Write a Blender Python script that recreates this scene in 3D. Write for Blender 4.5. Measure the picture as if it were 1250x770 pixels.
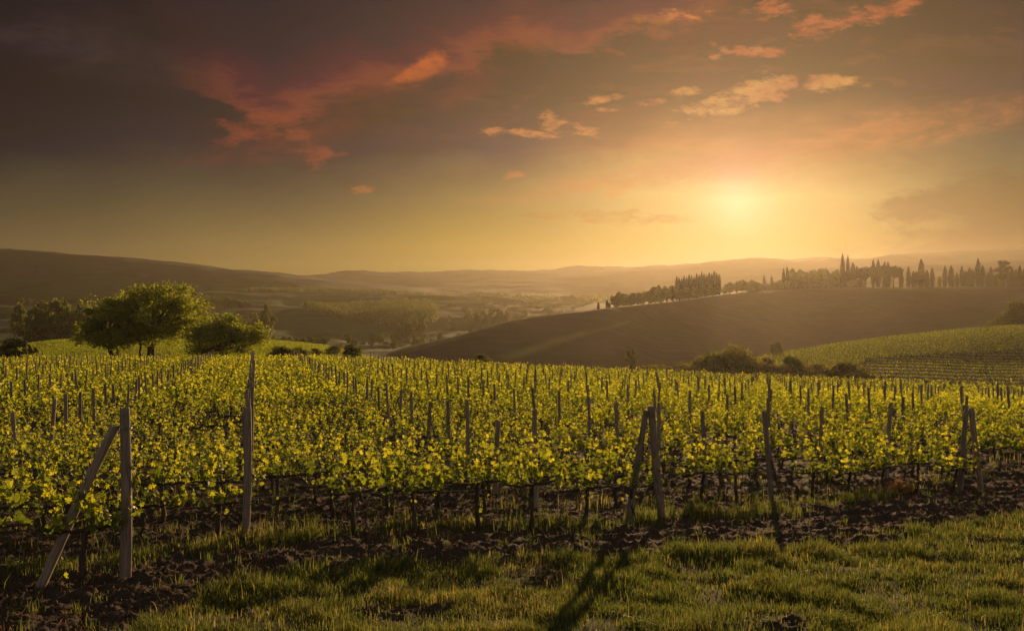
import bpy, math, random
import numpy as np
R = math.radians
rng = np.random.default_rng(7)
random.seed(7)
for o in list(bpy.data.objects):
    bpy.data.objects.remove(o)
SC = bpy.context.scene
COL = SC.collection
F = 1000.0          # focal length in units of a 1250 wide frame
CX, CY, EYE = 625.0, 385.0, 1.75

# ------------------------------------------------------------------ camera
cam = bpy.data.cameras.new('camera'); cam.lens = 36 * F / 1250; cam.sensor_width = 36
cam.clip_start = 0.1; cam.clip_end = 40000
camo = bpy.data.objects.new('camera', cam); COL.objects.link(camo)
camo.location = (0, 0, EYE); camo.rotation_euler = (R(90), 0, 0)
SC.camera = camo

# ------------------------------------------------------------------ exposure
SC.view_settings.view_transform = 'Standard'; SC.view_settings.look = 'None'
SC.view_settings.gamma = 1; SC.view_settings.use_curve_mapping = False
EXPO = 0.35
SC.view_settings.exposure = EXPO
cy = SC.cycles
cy.use_denoising = True
cy.max_bounces = 6; cy.diffuse_bounces = 2; cy.glossy_bounces = 2; cy.transmission_bounces = 4
cy.volume_bounces = 0; cy.transparent_max_bounces = 8
cy.sample_clamp_indirect = 4

# ------------------------------------------------------------------ sun
SUN_U, SUN_V = 0.275, 0.140
sun_az = math.atan(SUN_U); sun_el = math.atan(SUN_V / math.hypot(1, SUN_U))
sl = bpy.data.lights.new('sun', 'SUN'); sl.energy = 5.0; sl.angle = R(0.5); SUN_C = (1.0, 0.62, 0.31); sl.color = SUN_C
slo = bpy.data.objects.new('sun', sl); COL.objects.link(slo); slo.location = (8, 30, 30)
slo.rotation_euler = (R(90) - sun_el, 0, math.pi - sun_az)

# ------------------------------------------------------------------ node helpers
def lin(c):
    return tuple(((v / 255) / 12.92 if v / 255 <= 0.04045 else ((v / 255 + 0.055) / 1.055) ** 2.4) for v in c)
class X:
    """small expression wrapper round shader math nodes"""
    nt = None
    def __init__(s, sock): s.s = sock
    @staticmethod
    def put(inp, v):
        if isinstance(v, X): X.nt.links.new(v.s, inp)
        else: inp.default_value = v
    @staticmethod
    def m(op, *a, clamp=False):
        n = X.nt.nodes.new('ShaderNodeMath'); n.operation = op; n.use_clamp = clamp
        for i, v in enumerate(a): X.put(n.inputs[i], v)
        return X(n.outputs[0])
    def __add__(s, o): return X.m('ADD', s, o)
    __radd__ = __add__
    def __sub__(s, o): return X.m('SUBTRACT', s, o)
    def __rsub__(s, o): return X.m('SUBTRACT', o, s)
    def __mul__(s, o): return X.m('MULTIPLY', s, o)
    __rmul__ = __mul__
    def __truediv__(s, o): return X.m('DIVIDE', s, o)
def xmax(a, b): return X.m('MAXIMUM', a, b)
def xexp(a): return X.m('EXPONENT', a)
def sstep(v, a, b):
    n = X.nt.nodes.new('ShaderNodeMapRange'); n.interpolation_type = 'SMOOTHSTEP'
    X.put(n.inputs[0], v); n.inputs[1].default_value = a; n.inputs[2].default_value = b
    return X(n.outputs[0])
def ramp(v, stops, interp='LINEAR'):
    n = X.nt.nodes.new('ShaderNodeValToRGB'); n.color_ramp.interpolation = interp
    e = n.color_ramp.elements
    while len(e) < len(stops): e.new(0.5)
    for i, (p, c) in enumerate(stops):
        e[i].position = p; e[i].color = (*c[:3], 1)
    X.put(n.inputs[0], v); return X(n.outputs[0])
def mixc(f, a, b, mode='MIX'):
    n = X.nt.nodes.new('ShaderNodeMix'); n.data_type = 'RGBA'; n.blend_type = mode
    X.put(n.inputs[0], f)
    for i, v in ((6, a), (7, b)):
        if isinstance(v, X): X.nt.links.new(v.s, n.inputs[i])
        else: n.inputs[i].default_value = (*v[:3], 1)
    return X(n.outputs[2])
def comb(x, y, z):
    n = X.nt.nodes.new('ShaderNodeCombineXYZ')
    for i, v in enumerate((x, y, z)): X.put(n.inputs[i], v)
    return X(n.outputs[0])
def noise(vec, scale, detail=4, rough=0.55, dist=0.0, dims='3D'):
    n = X.nt.nodes.new('ShaderNodeTexNoise'); n.noise_dimensions = dims
    if vec is not None: X.nt.links.new(vec.s, n.inputs['Vector'])
    n.inputs['Scale'].default_value = scale; n.inputs['Detail'].default_value = detail
    n.inputs['Roughness'].default_value = rough; n.inputs['Distortion'].default_value = dist
    return X(n.outputs[0])
def attr(name, kind='Fac'):
    n = X.nt.nodes.new('ShaderNodeAttribute'); n.attribute_name = name
    return X(n.outputs[kind])

# ------------------------------------------------------------------ sky
W = bpy.data.worlds.new('World'); SC.world = W; W.use_nodes = True
X.nt = W.node_tree; X.nt.nodes.clear()
tc = X.nt.nodes.new('ShaderNodeTexCoord')
sp = X.nt.nodes.new('ShaderNodeSeparateXYZ'); X.nt.links.new(tc.outputs['Generated'], sp.inputs[0])
Dx, Dy, Dz = X(sp.outputs[0]), X(sp.outputs[1]), X(sp.outputs[2])
fy = xmax(Dy, 0.06)
px = Dx / fy * 1000 + 625          # bearing and height of a sky direction, in thousandths of the tangent
py = 385 - Dz / fy * 1000
P = comb(px * 0.001, py * 0.0022, 0.0)
warp = noise(P, 3.0, 5, 0.6) - 0.5
warp2 = noise(comb(px * 0.001, py * 0.0022, 3.7), 7.0, 6, 0.6) - 0.5
tilt = (px - 625) * 0.06
qy = py + warp * 95 * sstep(py, 330, 170) + warp2 * 40 * sstep(py, 330, 200)
vv = (qy + 100) / 500               # ramp coordinate: -100 -> 0, 400 -> 1
rows_ = [0, 60, 120, 180, 240, 300, 335]
cols_ = {
 0:    [(44,36,34),(45,38,36),(47,41,37),(58,50,43),(84,70,52),(114,92,62),(122,95,62)],
 300:  [(48,38,36),(54,45,41),(64,53,45),(82,67,53),(105,86,62),(145,117,74),(158,125,74)],
 600:  [(88,56,47),(84,60,51),(84,67,57),(120,94,72),(160,128,84),(200,158,88),(214,168,86)],
 900:  [(82,57,50),(96,66,54),(136,96,69),(215,152,94),(246,200,128),(246,196,110),(244,186,92)],
 1250: [(64,49,47),(88,64,57),(114,78,65),(128,106,80),(152,122,84),(176,129,78),(188,134,80)],
}
HAZE_K, HAZE_G, HAZE_TOP, HAZE_FAR = 0.72e-4, 0.67, 128.0, 2450.0
HAZE_C = (0.97, 0.87, 0.66)
def clear(col, x_, y_):
    """radiance of the sky above the haze that is seen as `col` once the sunlit haze in front of it is added"""
    u_, v_ = (x_ - 625) / 1000, (385 - y_) / 1000
    nrm = math.sqrt(1 + u_ * u_ + v_ * v_); el = max(v_ / nrm, 1e-3)
    L = min(HAZE_TOP / el, HAZE_FAR * nrm); tau = HAZE_K * L
    cs = (1 + u_ * SUN_U + v_ * SUN_V) / nrm / math.sqrt(1 + SUN_U ** 2 + SUN_V ** 2)
    ph = (1 - HAZE_G ** 2) / (4 * math.pi * (1 + HAZE_G ** 2 - 2 * HAZE_G * cs) ** 1.5)
    k = (1 - math.exp(-tau)) * ph * 5.0 * 0.93
    c = lin(col); e = 2.0 ** -EXPO * (0.8 if y_ < 150 else 0.88 if y_ < 200 else 1.0) * (0.80 if x_ < 450 and y_ < 215 else 1.0)
    mauve = y_ < 215 and c[0] < 0.2
    c = (c[0], c[1] * (0.95 if mauve else 1.03), c[2] * (1.15 if mauve else 0.9))
    return tuple(max((c[i] * e - k * SUN_C[i] * HAZE_C[i]) / math.exp(-tau), 0.03 * c[i] * e) for i in range(3))
def vramp(cs, x_):
    return ramp(vv, [(0.0, clear(cs[0], x_, -100))] + [((y + 100) / 500, clear(c, x_, y)) for y, c in zip(rows_, cs)] + [(1.0, clear(cs[-1], x_, 345))], 'LINEAR')
keys = list(cols_)
wx = px + warp * 160
sky = vramp(cols_[0], 0)
for a, b in zip(keys[:-1], keys[1:]):
    t_ = X.m('MULTIPLY_ADD', wx, 1.0 / (b - a), -a / (b - a), clamp=True)
    t_ = sstep(t_, 0.0, 1.0)
    sky = mixc(t_, sky, vramp(cols_[b], b))
FEAT = [(0, 0)]
def feat(cx, cy_, rx, ry, rot=0.0):
    """soft ellipse on the sky dome, rot in degrees (positive: right end higher)"""
    FEAT.append((cx, cy_)); c, s = math.cos(R(rot)), math.sin(R(rot))
    dx, dy = px - cx, py - cy_
    a = (dx * c - dy * s) * (1 / rx); b = (dx * s + dy * c) * (1 / ry)
    return xexp((a * a + b * b) * -1.0)
nF = noise(comb(px * 0.001, py * 0.0019, 1.3), 9.0, 10, 0.68, 0.3)
nM = noise(comb(px * 0.001, py * 0.0024, 8.1), 28.0, 10, 0.66, 0.3)
nT = noise(comb(px * 0.001 + py * 0.0006, py * 0.002, 11.0), 38.0, 8, 0.65, 0.4)
nS = noise(comb(px * 0.001 + py * 0.0012, py * 0.0042, 5.5), 4.0, 10, 0.64, 0.5)
def cloud(base, masks, nz, lo, hi, col, amt=1.0, tight=0.0):
    m = masks[0]
    for k in masks[1:]: m = m + k
    m = X.m('MINIMUM', m, 1.15)
    f = sstep(m * (0.55 + 0.4 * tight) + (nz - 0.5) * (1.5 + 1.9 * tight), lo, hi) * amt * sstep(m, 0.04, 0.3) * (0.30 + 0.70 * sstep(nT * 0.6 + nz * 0.4, 0.38, 0.60))
    return mixc(f, base, clear(col, *FEAT[-1]))
# broad veils
sky = cloud(sky, [feat(640, 30, 190, 62, 4), feat(500, 95, 110, 42, 22), feat(340, 150, 130, 48, 20)], nS, 0.10, 0.75, (126, 72, 54), 0.8)
sky = cloud(sky, [feat(690, 12, 90, 40, 20)], nF, 0.22, 1.05, (168, 90, 58), 0.75, 1.0)
sky = cloud(sky, [feat(220, 85, 190, 30, -6), feat(60, 30, 130, 40, 0)], nS, 0.10, 0.75, (80, 62, 52), 0.7)
sky = cloud(sky, [feat(560, 160, 130, 34, 14), feat(700, 96, 130, 20, 6)], nS, 0.10, 0.75, (72, 58, 52), 0.7)
sky = cloud(sky, [feat(1010, 178, 190, 22, 11), feat(790, 215, 170, 18, 8), feat(1180, 140, 120, 26, 12)], nS, 0.10, 0.75, (214, 140, 90), 0.75)
sky = cloud(sky, [feat(1150, 60, 170, 40, 4), feat(960, 95, 120, 26, 0)], nS, 0.10, 0.75, (92, 68, 60), 0.7)
mot = (noise(comb(px * 0.001 + py * 0.0008, py * 0.0034, 2.2), 5.5, 9, 0.6, 0.5) - 0.5) * sstep(py, 300, 120)
sky = mixc(1.0, sky, mixc(X.m('MULTIPLY_ADD', mot, 3.0, 0.5, clamp=True), (0.58, 0.59, 0.64), (1.42, 1.32, 1.24)), 'MULTIPLY')
# the broken cloud deck across the top: lit undersides and grey-violet gaps
nB = noise(comb(px * 0.001 + py * 0.0010, py * 0.0030 - px * 0.00035, 4.4), 4.2, 12, 0.62, 0.9)
reg = sstep(py, 205, 60) * (0.35 + 0.65 * sstep(px, 120, 620)) * (1.0 - 0.55 * sstep(px, 900, 1250))
sky = mixc(sstep(nB, 0.47, 0.66) * reg * 0.85, sky, ramp(px * 0.0008, [(0.0, clear((72, 56, 48), 150, 60)), (0.35, clear((116, 70, 56), 440, 70)), (0.55, clear((140, 80, 60), 690, 50)), (0.8, clear((136, 88, 70), 1000, 70)), (1.0, clear((112, 80, 70), 1250, 70))]))
sky = mixc(sstep(nB, 0.47, 0.30) * sstep(py, 190, 60) * 0.75, sky, ramp(px * 0.0008, [(0.0, clear((38, 32, 33), 150, 60)), (0.4, clear((60, 49, 48), 500, 60)), (0.7, clear((74, 56, 54), 870, 50)), (1.0, clear((72, 56, 56), 1250, 40))]))
nW = noise(comb(px * 0.001 + py * 0.0007, py * 0.0036 - px * 0.0003, 6.4), 9.0, 12, 0.66, 0.8)
sky = mixc(sstep(nW, 0.52, 0.72) * sstep(py, 250, 110) * sstep(px, 180, 520) * 0.35, sky, ramp(px * 0.0008, [(0.3, clear((126, 80, 62), 440, 110)), (0.7, clear((190, 126, 84), 870, 120)), (1.0, clear((150, 104, 82), 1250, 120))]))
# the great cloud whose ragged lower edge runs from the left up to the top centre
yl = ramp(px * 0.001, [(0.0, (0.10,) * 3), (0.20, (0.40,) * 3), (0.33, (0.66,) * 3), (0.42, (0.50,) * 3), (0.50, (0.42,) * 3), (0.57, (0.37,) * 3), (0.63, (0.26,) * 3), (0.70, (0.36,) * 3), (0.76, (0.24,) * 3), (0.88, (0.10,) * 3), (1.0, (0.0,) * 3)]) * 250
nE = noise(comb(px * 0.001 + py * 0.0006, py * 0.0026 - px * 0.0004, 9.4), 13.0, 12, 0.64, 0.7)
ed = (yl - py) * (1 / 62) + (nB - 0.5) * 2.2 + (nE - 0.5) * 1.5
edl = sstep(px, 180, 330) * (1.0 - sstep(px, 800, 960)) * 0.85
sky = mixc(sstep(ed, 0.0, 0.5) * edl, sky, ramp(ed * 0.5, [(0.0, clear((172, 94, 64), 480, 110)), (0.12, clear((162, 88, 62), 480, 100)), (0.4, clear((112, 66, 54), 520, 60)), (0.75, clear((84, 56, 50), 520, 30)), (1.0, clear((70, 50, 47), 520, 10))]))
sky = mixc(sstep(nE, 0.50, 0.34) * sstep(ed, 0.2, 0.9) * edl * 0.6, sky, clear((58, 46, 45), 500, 50))
# sunlit small clouds
sky = cloud(sky, [feat(528, 76, 30, 11, 24), feat(505, 90, 44, 8, 20)], nF, 0.22, 1.05, (222, 116, 60), 0.75, 1.0)
sky = cloud(sky, [feat(545, 96, 40, 9, 20), feat(465, 52, 40, 10, 10)], nF, 0.22, 1.05, (70, 56, 50), 0.75, 1.0)
sky = cloud(sky, [feat(320, 148, 56, 15, 8), feat(365, 165, 18, 14, 0), feat(388, 192, 30, 12, 10), feat(285, 172, 26, 8, 10)], nM, 0.22, 1.05, (160, 84, 60), 0.8, 1.0)
sky = cloud(sky, [feat(443, 232, 16, 8, 0), feat(625, 212, 16, 6, 0)], nM, 0.22, 1.05, (190, 124, 76), 0.8, 1.0)
sky = cloud(sky, [feat(822, 19, 46, 8.5, 4)], nM, 0.22, 1.05, (232, 140, 78), 0.95, 1.0)
sky = cloud(sky, [feat(790, 24, 34, 10, 4)], nM, 0.22, 1.05, (76, 56, 52), 0.6, 1.0)
sky = cloud(sky, [feat(988, 36, 24, 14, 15), feat(938, 64, 30, 6, 0), feat(905, 62, 12, 5, 0), feat(950, 12, 36, 12, 5), feat(1045, 24, 48, 12, 14), feat(1095, 8, 30, 10, 10)], nM, 0.22, 1.05, (206, 116, 74), 0.9, 1.0)
sky = cloud(sky, [feat(632, 163, 36, 6.5, -2), feat(672, 150, 14, 12, 30), feat(732, 122, 22, 6, 12), feat(738, 134, 16, 5, 10), feat(712, 160, 30, 8, 0)], nM, 0.22, 1.05, (228, 150, 92), 0.9, 1.0)
sky = cloud(sky, [feat(862, 136, 46, 10, 7), feat(915, 112, 44, 16, 15), feat(1010, 104, 44, 9, 6), feat(835, 112, 20, 7, 0)], nM, 0.22, 1.05, (238, 168, 100), 0.85, 1.0)
sky = cloud(sky, [feat(795, 124, 16, 5, 6), feat(960, 110, 50, 14, 12), feat(870, 54, 6, 4, 0), feat(872, 70, 7, 4, 0), feat(885, 62, 8, 5, 0), feat(924, 60, 10, 5, 0)], nM, 0.22, 1.05, (206, 132, 86), 0.8, 1.0)
sky = cloud(sky, [feat(470, 130, 60, 26, 18), feat(620, 72, 70, 14, 8), feat(860, 84, 90, 16, 4)], nF, 0.2, 1.0, (70, 54, 49), 0.6, 0.6)
# low clouds
sky = cloud(sky, [feat(715, 263, 56, 10, -3), feat(770, 267, 50, 8, -4), feat(830, 270, 26, 5, -6), feat(655, 263, 24, 5, 0)], nM, 0.22, 1.05, (190, 138, 78), 0.8, 1.0)
sky = cloud(sky, [feat(755, 232, 46, 9, 10)], nM, 0.22, 1.05, (226, 150, 84), 0.6, 1.0)
bank = X.m('MINIMUM', feat(1220, 296, 150, 42, 6) + feat(1125, 250, 62, 18, 10) + feat(1250, 244, 70, 30, 0), 1.1)
bank = sstep(bank * 0.85 + (nF - 0.5) * 1.6 + (nE - 0.5) * 1.2 + (nT - 0.5) * 0.5, 0.16, 0.75) * 0.75 * sstep(bank, 0.03, 0.2)
sky = mixc(bank, sky, ramp((py - 220) / 110, [(0, clear((140, 106, 74), 1150, 235)), (1, clear((190, 134, 78), 1150, 310))]))
# the glow round the sun behind thin cloud
dsx, dsy = px - 900, py - 245
r2 = dsx * dsx + dsy * dsy
glow = xexp(r2 * (-1 / 34.0 ** 2)) * 0.16 + xexp(r2 * (-1 / 80.0 ** 2)) * 0.08 + xexp(r2 * (-1 / 190.0 ** 2)) * 0.05
glowc = mixc(1.0, sky, mixc(glow, (0, 0, 0), (1.0, 0.66, 0.62)), 'ADD')
# behind the viewer and overhead: even dusk cloud
back = sstep(Dy, 0.35, 0.02)
dusk = ramp(Dz * 0.5 + 0.5, [(0.5, (0.20, 0.165, 0.14)), (0.62, (0.19, 0.16, 0.145)), (1.0, (0.14, 0.125, 0.125))])
skyc = mixc(back, glowc, dusk)
nis = X.nt.nodes.new('ShaderNodeTexSky'); nis.sky_type = 'NISHITA'; nis.sun_disc = False
nis.sun_elevation = sun_el; nis.sun_rotation = sun_az
nis.dust_density = 6; nis.air_density = 1.5
bg1 = X.nt.nodes.new('ShaderNodeBackground'); X.nt.links.new(nis.outputs[0], bg1.inputs[0]); bg1.inputs[1].default_value = 0.05
bg2 = X.nt.nodes.new('ShaderNodeBackground'); X.nt.links.new(skyc.s, bg2.inputs[0]); bg2.inputs[1].default_value = 1.0
mixs = X.nt.nodes.new('ShaderNodeMixShader'); mixs.inputs[0].default_value = 0.975
X.nt.links.new(bg1.outputs[0], mixs.inputs[1]); X.nt.links.new(bg2.outputs[0], mixs.inputs[2])
wo = X.nt.nodes.new('ShaderNodeOutputWorld'); X.nt.links.new(mixs.outputs[0], wo.inputs[0])
W.cycles.sampling_method = 'MANUAL'; W.cycles.sample_map_resolution = 512

# ------------------------------------------------------------------ materials
def mat(name):
    m = bpy.data.materials.new(name); m.use_nodes = True
    X.nt = m.node_tree; X.nt.nodes.clear()
    out = X.nt.nodes.new('ShaderNodeOutputMaterial')
    return m, out
def principled(col, rough=0.9, spec=0.2, bump=None, bstr=0.5, bdist=0.02):
    n = X.nt.nodes.new('ShaderNodeBsdfPrincipled')
    if isinstance(col, X): X.nt.links.new(col.s, n.inputs['Base Color'])
    else: n.inputs['Base Color'].default_value = (*col, 1)
    if isinstance(rough, X): X.nt.links.new(rough.s, n.inputs['Roughness'])
    else: n.inputs['Roughness'].default_value = rough
    n.inputs['Specular IOR Level'].default_value = spec
    if bump is not None:
        b = X.nt.nodes.new('ShaderNodeBump'); b.inputs['Strength'].default_value = bstr; b.inputs['Distance'].default_value = bdist
        X.nt.links.new(bump.s, b.inputs['Height']); X.nt.links.new(b.outputs[0], n.inputs['Normal'])
    return n
def objco():
    n = X.nt.nodes.new('ShaderNodeTexCoord'); return X(n.outputs['Object'])
def geopos():
    n = X.nt.nodes.new('ShaderNodeNewGeometry'); return X(n.outputs['Position'])
def objrand():
    n = X.nt.nodes.new('ShaderNodeObjectInfo'); return X(n.outputs['Random'])
def leaf_mat(name, dark, mid, light, trans, gloss=0.06, tweight=0.5, rand_amt=0.25):
    """leaf: diffuse + translucent + a little gloss; per-leaf attribute 'rnd' picks the tone"""
    m, out = mat(name)
    t = attr('rnd') * (1 - rand_amt) + objrand() * rand_amt
    c = ramp(t, [(0.0, dark), (0.5, mid), (1.0, light)])
    ct = mixc(1.0, c, trans, 'MULTIPLY')
    d = X.nt.nodes.new('ShaderNodeBsdfDiffuse'); X.nt.links.new(c.s, d.inputs[0])
    tr = X.nt.nodes.new('ShaderNodeBsdfTranslucent'); X.nt.links.new(ct.s, tr.inputs[0])
    mx = X.nt.nodes.new('ShaderNodeMixShader'); mx.inputs[0].default_value = tweight
    X.nt.links.new(d.outputs[0], mx.inputs[1]); X.nt.links.new(tr.outputs[0], mx.inputs[2])
    g = X.nt.nodes.new('ShaderNodeBsdfGlossy'); g.inputs['Roughness'].default_value = 0.45; g.inputs[0].default_value = (0.8, 0.8, 0.7, 1)
    mx2 = X.nt.nodes.new('ShaderNodeMixShader'); mx2.inputs[0].default_value = gloss
    X.nt.links.new(mx.outputs[0], mx2.inputs[1]); X.nt.links.new(g.outputs[0], mx2.inputs[2])
    X.nt.links.new(mx2.outputs[0], out.inputs[0])
    return m
M = {}
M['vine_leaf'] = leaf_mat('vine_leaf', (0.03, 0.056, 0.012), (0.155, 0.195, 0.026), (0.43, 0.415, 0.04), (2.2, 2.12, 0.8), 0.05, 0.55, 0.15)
M['grass'] = leaf_mat('grass_blades', (0.05, 0.078, 0.02), (0.125, 0.15, 0.036), (0.33, 0.26, 0.12), (2.1, 2.05, 1.2), 0.04, 0.45, 0.0)
M['meadow'] = leaf_mat('meadow_blades', (0.12, 0.16, 0.02), (0.19, 0.24, 0.03), (0.27, 0.30, 0.04), (1.9, 1.8, 0.9), 0.03, 0.5, 0.0)
M['oak_leaf'] = leaf_mat('oak_leaf', (0.08, 0.105, 0.018), (0.15, 0.18, 0.028), (0.27, 0.28, 0.045), (2.3, 2.2, 0.9), 0.04, 0.55, 0.1)
M['dark_leaf'] = leaf_mat('dark_leaf', (0.05, 0.068, 0.015), (0.085, 0.105, 0.02), (0.15, 0.16, 0.03), (2.0, 1.9, 0.9), 0.04, 0.5, 0.2)
M['cypress_leaf'] = leaf_mat('cypress_leaf', (0.02, 0.026, 0.012), (0.03, 0.038, 0.016), (0.045, 0.052, 0.02), (1, 1, 1), 0.03, 0.15, 0.2)
M['olive_leaf'] = leaf_mat('shrub_leaf', (0.09, 0.10, 0.03), (0.16, 0.165, 0.04), (0.26, 0.24, 0.06), (1.9, 1.7, 0.9), 0.04, 0.5, 0.25)
M['dry_leaf'] = leaf_mat('dry_leaf', (0.22, 0.12, 0.05), (0.33, 0.19, 0.08), (0.42, 0.28, 0.13), (1.2, 1.0, 0.7), 0.03, 0.4, 0.0)
def wood_mat(name, a, b, streak=1.0):
    m, out = mat(name)
    oc = objco(); s = X.nt.nodes.new('ShaderNodeMapping'); X.nt.links.new(oc.s, s.inputs[0])
    s.inputs['Scale'].default_value = (1, 1, 0.06)
    n1 = noise(X(s.outputs[0]), 55, 6, 0.65); n2 = noise(oc, 7, 5, 0.6); n3 = noise(oc, 2.0, 3, 0.5)
    c = mixc(sstep(n1, 0.3, 0.7), a, b)
    c = mixc(sstep(n2, 0.5, 0.75) * 0.6, c, tuple(v * 0.45 for v in a))
    c = mixc(sstep(n3, 0.52, 0.7) * 0.35, c, (0.16, 0.17, 0.09))
    v = mixc(1.0, c, ramp(objrand(), [(0, (0.7, 0.7, 0.7)), (1, (1.2, 1.15, 1.1))]), 'MULTIPLY')
    p = principled(v, 0.85, 0.25, n1 * 0.7 + n2 * 0.3, 0.8, 0.012 * streak)
    X.nt.links.new(p.outputs[0], out.inputs[0]); return m
M['post_wood'] = wood_mat('weathered_post_wood', (0.16, 0.135, 0.105), (0.36, 0.31, 0.25))
M['bark'] = wood_mat('vine_bark', (0.045, 0.032, 0.024), (0.12, 0.09, 0.065))
M['tree_bark'] = wood_mat('tree_bark', (0.05, 0.04, 0.03), (0.12, 0.10, 0.075), 3)
def simple(name, col, rough=0.8, spec=0.3, metallic=0.0, var=0.3, scale=6):
    m, out = mat(name)
    n = noise(objco(), scale, 5, 0.6)
    c = mixc(n * var, col, tuple(v * 0.45 for v in col))
    p = principled(c, rough, spec, n, 0.3, 0.01); p.inputs['Metallic'].default_value = metallic
    X.nt.links.new(p.outputs[0], out.inputs[0]); return m
M['wire'] = simple('galvanised_wire', (0.28, 0.27, 0.26), 0.45, 0.5, 0.8, 0.2, 30)
M['shoot'] = simple('green_shoot', (0.14, 0.15, 0.03), 0.6)
M['plaster'] = simple('pale_plaster', (0.22, 0.175, 0.13), 0.9, 0.1, 0, 0.4, 0.8)
M['tile_roof'] = simple('clay_tile_roof', (0.13, 0.085, 0.055), 0.9, 0.1, 0, 0.5, 1.5)
M['shutter'] = simple('dark_shutter', (0.11, 0.085, 0.06), 0.7)
M['clod'] = None
# soil / near ground (land cover in vertex colour, broken up by noise)
def ground_mat(name, scales, bstr, bdist, var=0.55):
    m, out = mat(name)
    g = geopos()
    base = attr('cover', 'Color')
    n1 = noise(g, scales[0], 6, 0.65); n2 = noise(g, scales[1], 6, 0.62); n3 = noise(g, scales[2], 4, 0.55)
    k = (n1 * 0.35 + n2 * 0.4 + n3 * 0.25)
    v = ramp(k, [(0.3, (1 - var,) * 3), (0.5, (1, 1, 1)), (0.7, (1 + var * 0.9, 1 + var * 0.85, 1 + var * 0.75))])
    c = mixc(1.0, base, v, 'MULTIPLY')
    p = principled(c, 0.95, 0.1, n1 * 0.5 + n2 * 0.5, bstr, bdist)
    X.nt.links.new(p.outputs[0], out.inputs[0]); return m
M['soil'] = ground_mat('vineyard_soil', (38, 9, 1.4), 0.9, 0.03)
M['land'] = ground_mat('hill_land', (0.9, 0.12, 0.02), 0.7, 0.6, 0.4)
m, out = mat('soil_clod'); n_ = noise(geopos(), 30, 5, 0.6)
p_ = principled(mixc(n_, (0.042, 0.032, 0.023), (0.095, 0.072, 0.05)), 0.95, 0.1, n_, 0.6, 0.01); X.nt.links.new(p_.outputs[0], out.inputs[0]); M['clod'] = m

# ------------------------------------------------------------------ numeric helpers
def ss(v, a, b):
    t = np.clip((np.asarray(v, float) - a) / (b - a), 0, 1); return t * t * (3 - 2 * t)
def hash2(i, j, seed):
    h = (i.astype(np.int64) * 374761393 + j.astype(np.int64) * 668265263 + seed * 1442695041) & 0xFFFFFFFF
    h = ((h ^ (h >> 13)) * 1274126177) & 0xFFFFFFFF
    h = (h ^ (h >> 16)) & 0xFFFFFF
    return h / float(0xFFFFFF)
def vnoise(x, y, seed=0):
    xi, yi = np.floor(x), np.floor(y); fx, fy_ = x - xi, y - yi
    fx = fx * fx * fx * (fx * (fx * 6 - 15) + 10); fy_ = fy_ * fy_ * fy_ * (fy_ * (fy_ * 6 - 15) + 10)
    a = hash2(xi, yi, seed); b = hash2(xi + 1, yi, seed); c = hash2(xi, yi + 1, seed); d = hash2(xi + 1, yi + 1, seed)
    return (a * (1 - fx) + b * fx) * (1 - fy_) + (c * (1 - fx) + d * fx) * fy_
def fbm(x, y, oct=4, seed=0, gain=0.5):
    s, a, n = 0, 1, 0
    for o in range(oct):
        s = s + a * (vnoise(x * 2 ** o + 17.3 * o, y * 2 ** o - 9.1 * o, seed + o) - 0.5); n += a; a *= gain
    return s / n * 2
def pchip(x, y, xq):
    x, y, xq = np.asarray(x, float), np.asarray(y, float), np.asarray(xq, float)
    h = np.diff(x); dl = np.diff(y) / h; n = len(x); d = np.zeros(n)
    for i in range(1, n - 1):
        if dl[i - 1] * dl[i] > 0:
            w1, w2 = 2 * h[i] + h[i - 1], h[i] + 2 * h[i - 1]
            d[i] = (w1 + w2) / (w1 / dl[i - 1] + w2 / dl[i])
    d[0], d[-1] = dl[0], dl[-1]
    k = np.clip(np.searchsorted(x, xq) - 1, 0, n - 2)
    t = np.clip((xq - x[k]) / h[k], 0, 1)
    return ((1 + 2 * t) * (1 - t) ** 2 * y[k] + t * (1 - t) ** 2 * h[k] * d[k] + t * t * (3 - 2 * t) * y[k + 1] + t * t * (t - 1) * h[k] * d[k + 1])

def far_(d): return d if d <= 640 else 640 * (d / 640) ** 0.45    # far ridges stand at 1 to 2.5 km
# ------------------------------------------------------------------ terrain heights (world z, eye at 1.75)
NEAR_Y = [-60, 0, 8.5, 12, 18, 30, 60, 100, 130]
NEAR_Z = [4.0, -1.75, -2.78, -3.18, -3.87, -4.5, -5.4, -6.25, -7.2]
def gz0(x, y):
    x, y = np.asarray(x, float), np.asarray(y, float)
    z = pchip(NEAR_Y, NEAR_Z, np.clip(y, -60, 130))
    u = np.clip(x / np.maximum(y, 10), -1.0, 1.0)
    k = np.maximum(0, u + 0.27)
    return z - 5.0 * k * k / (k + 0.06) * ss(y, 20, 105)
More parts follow.
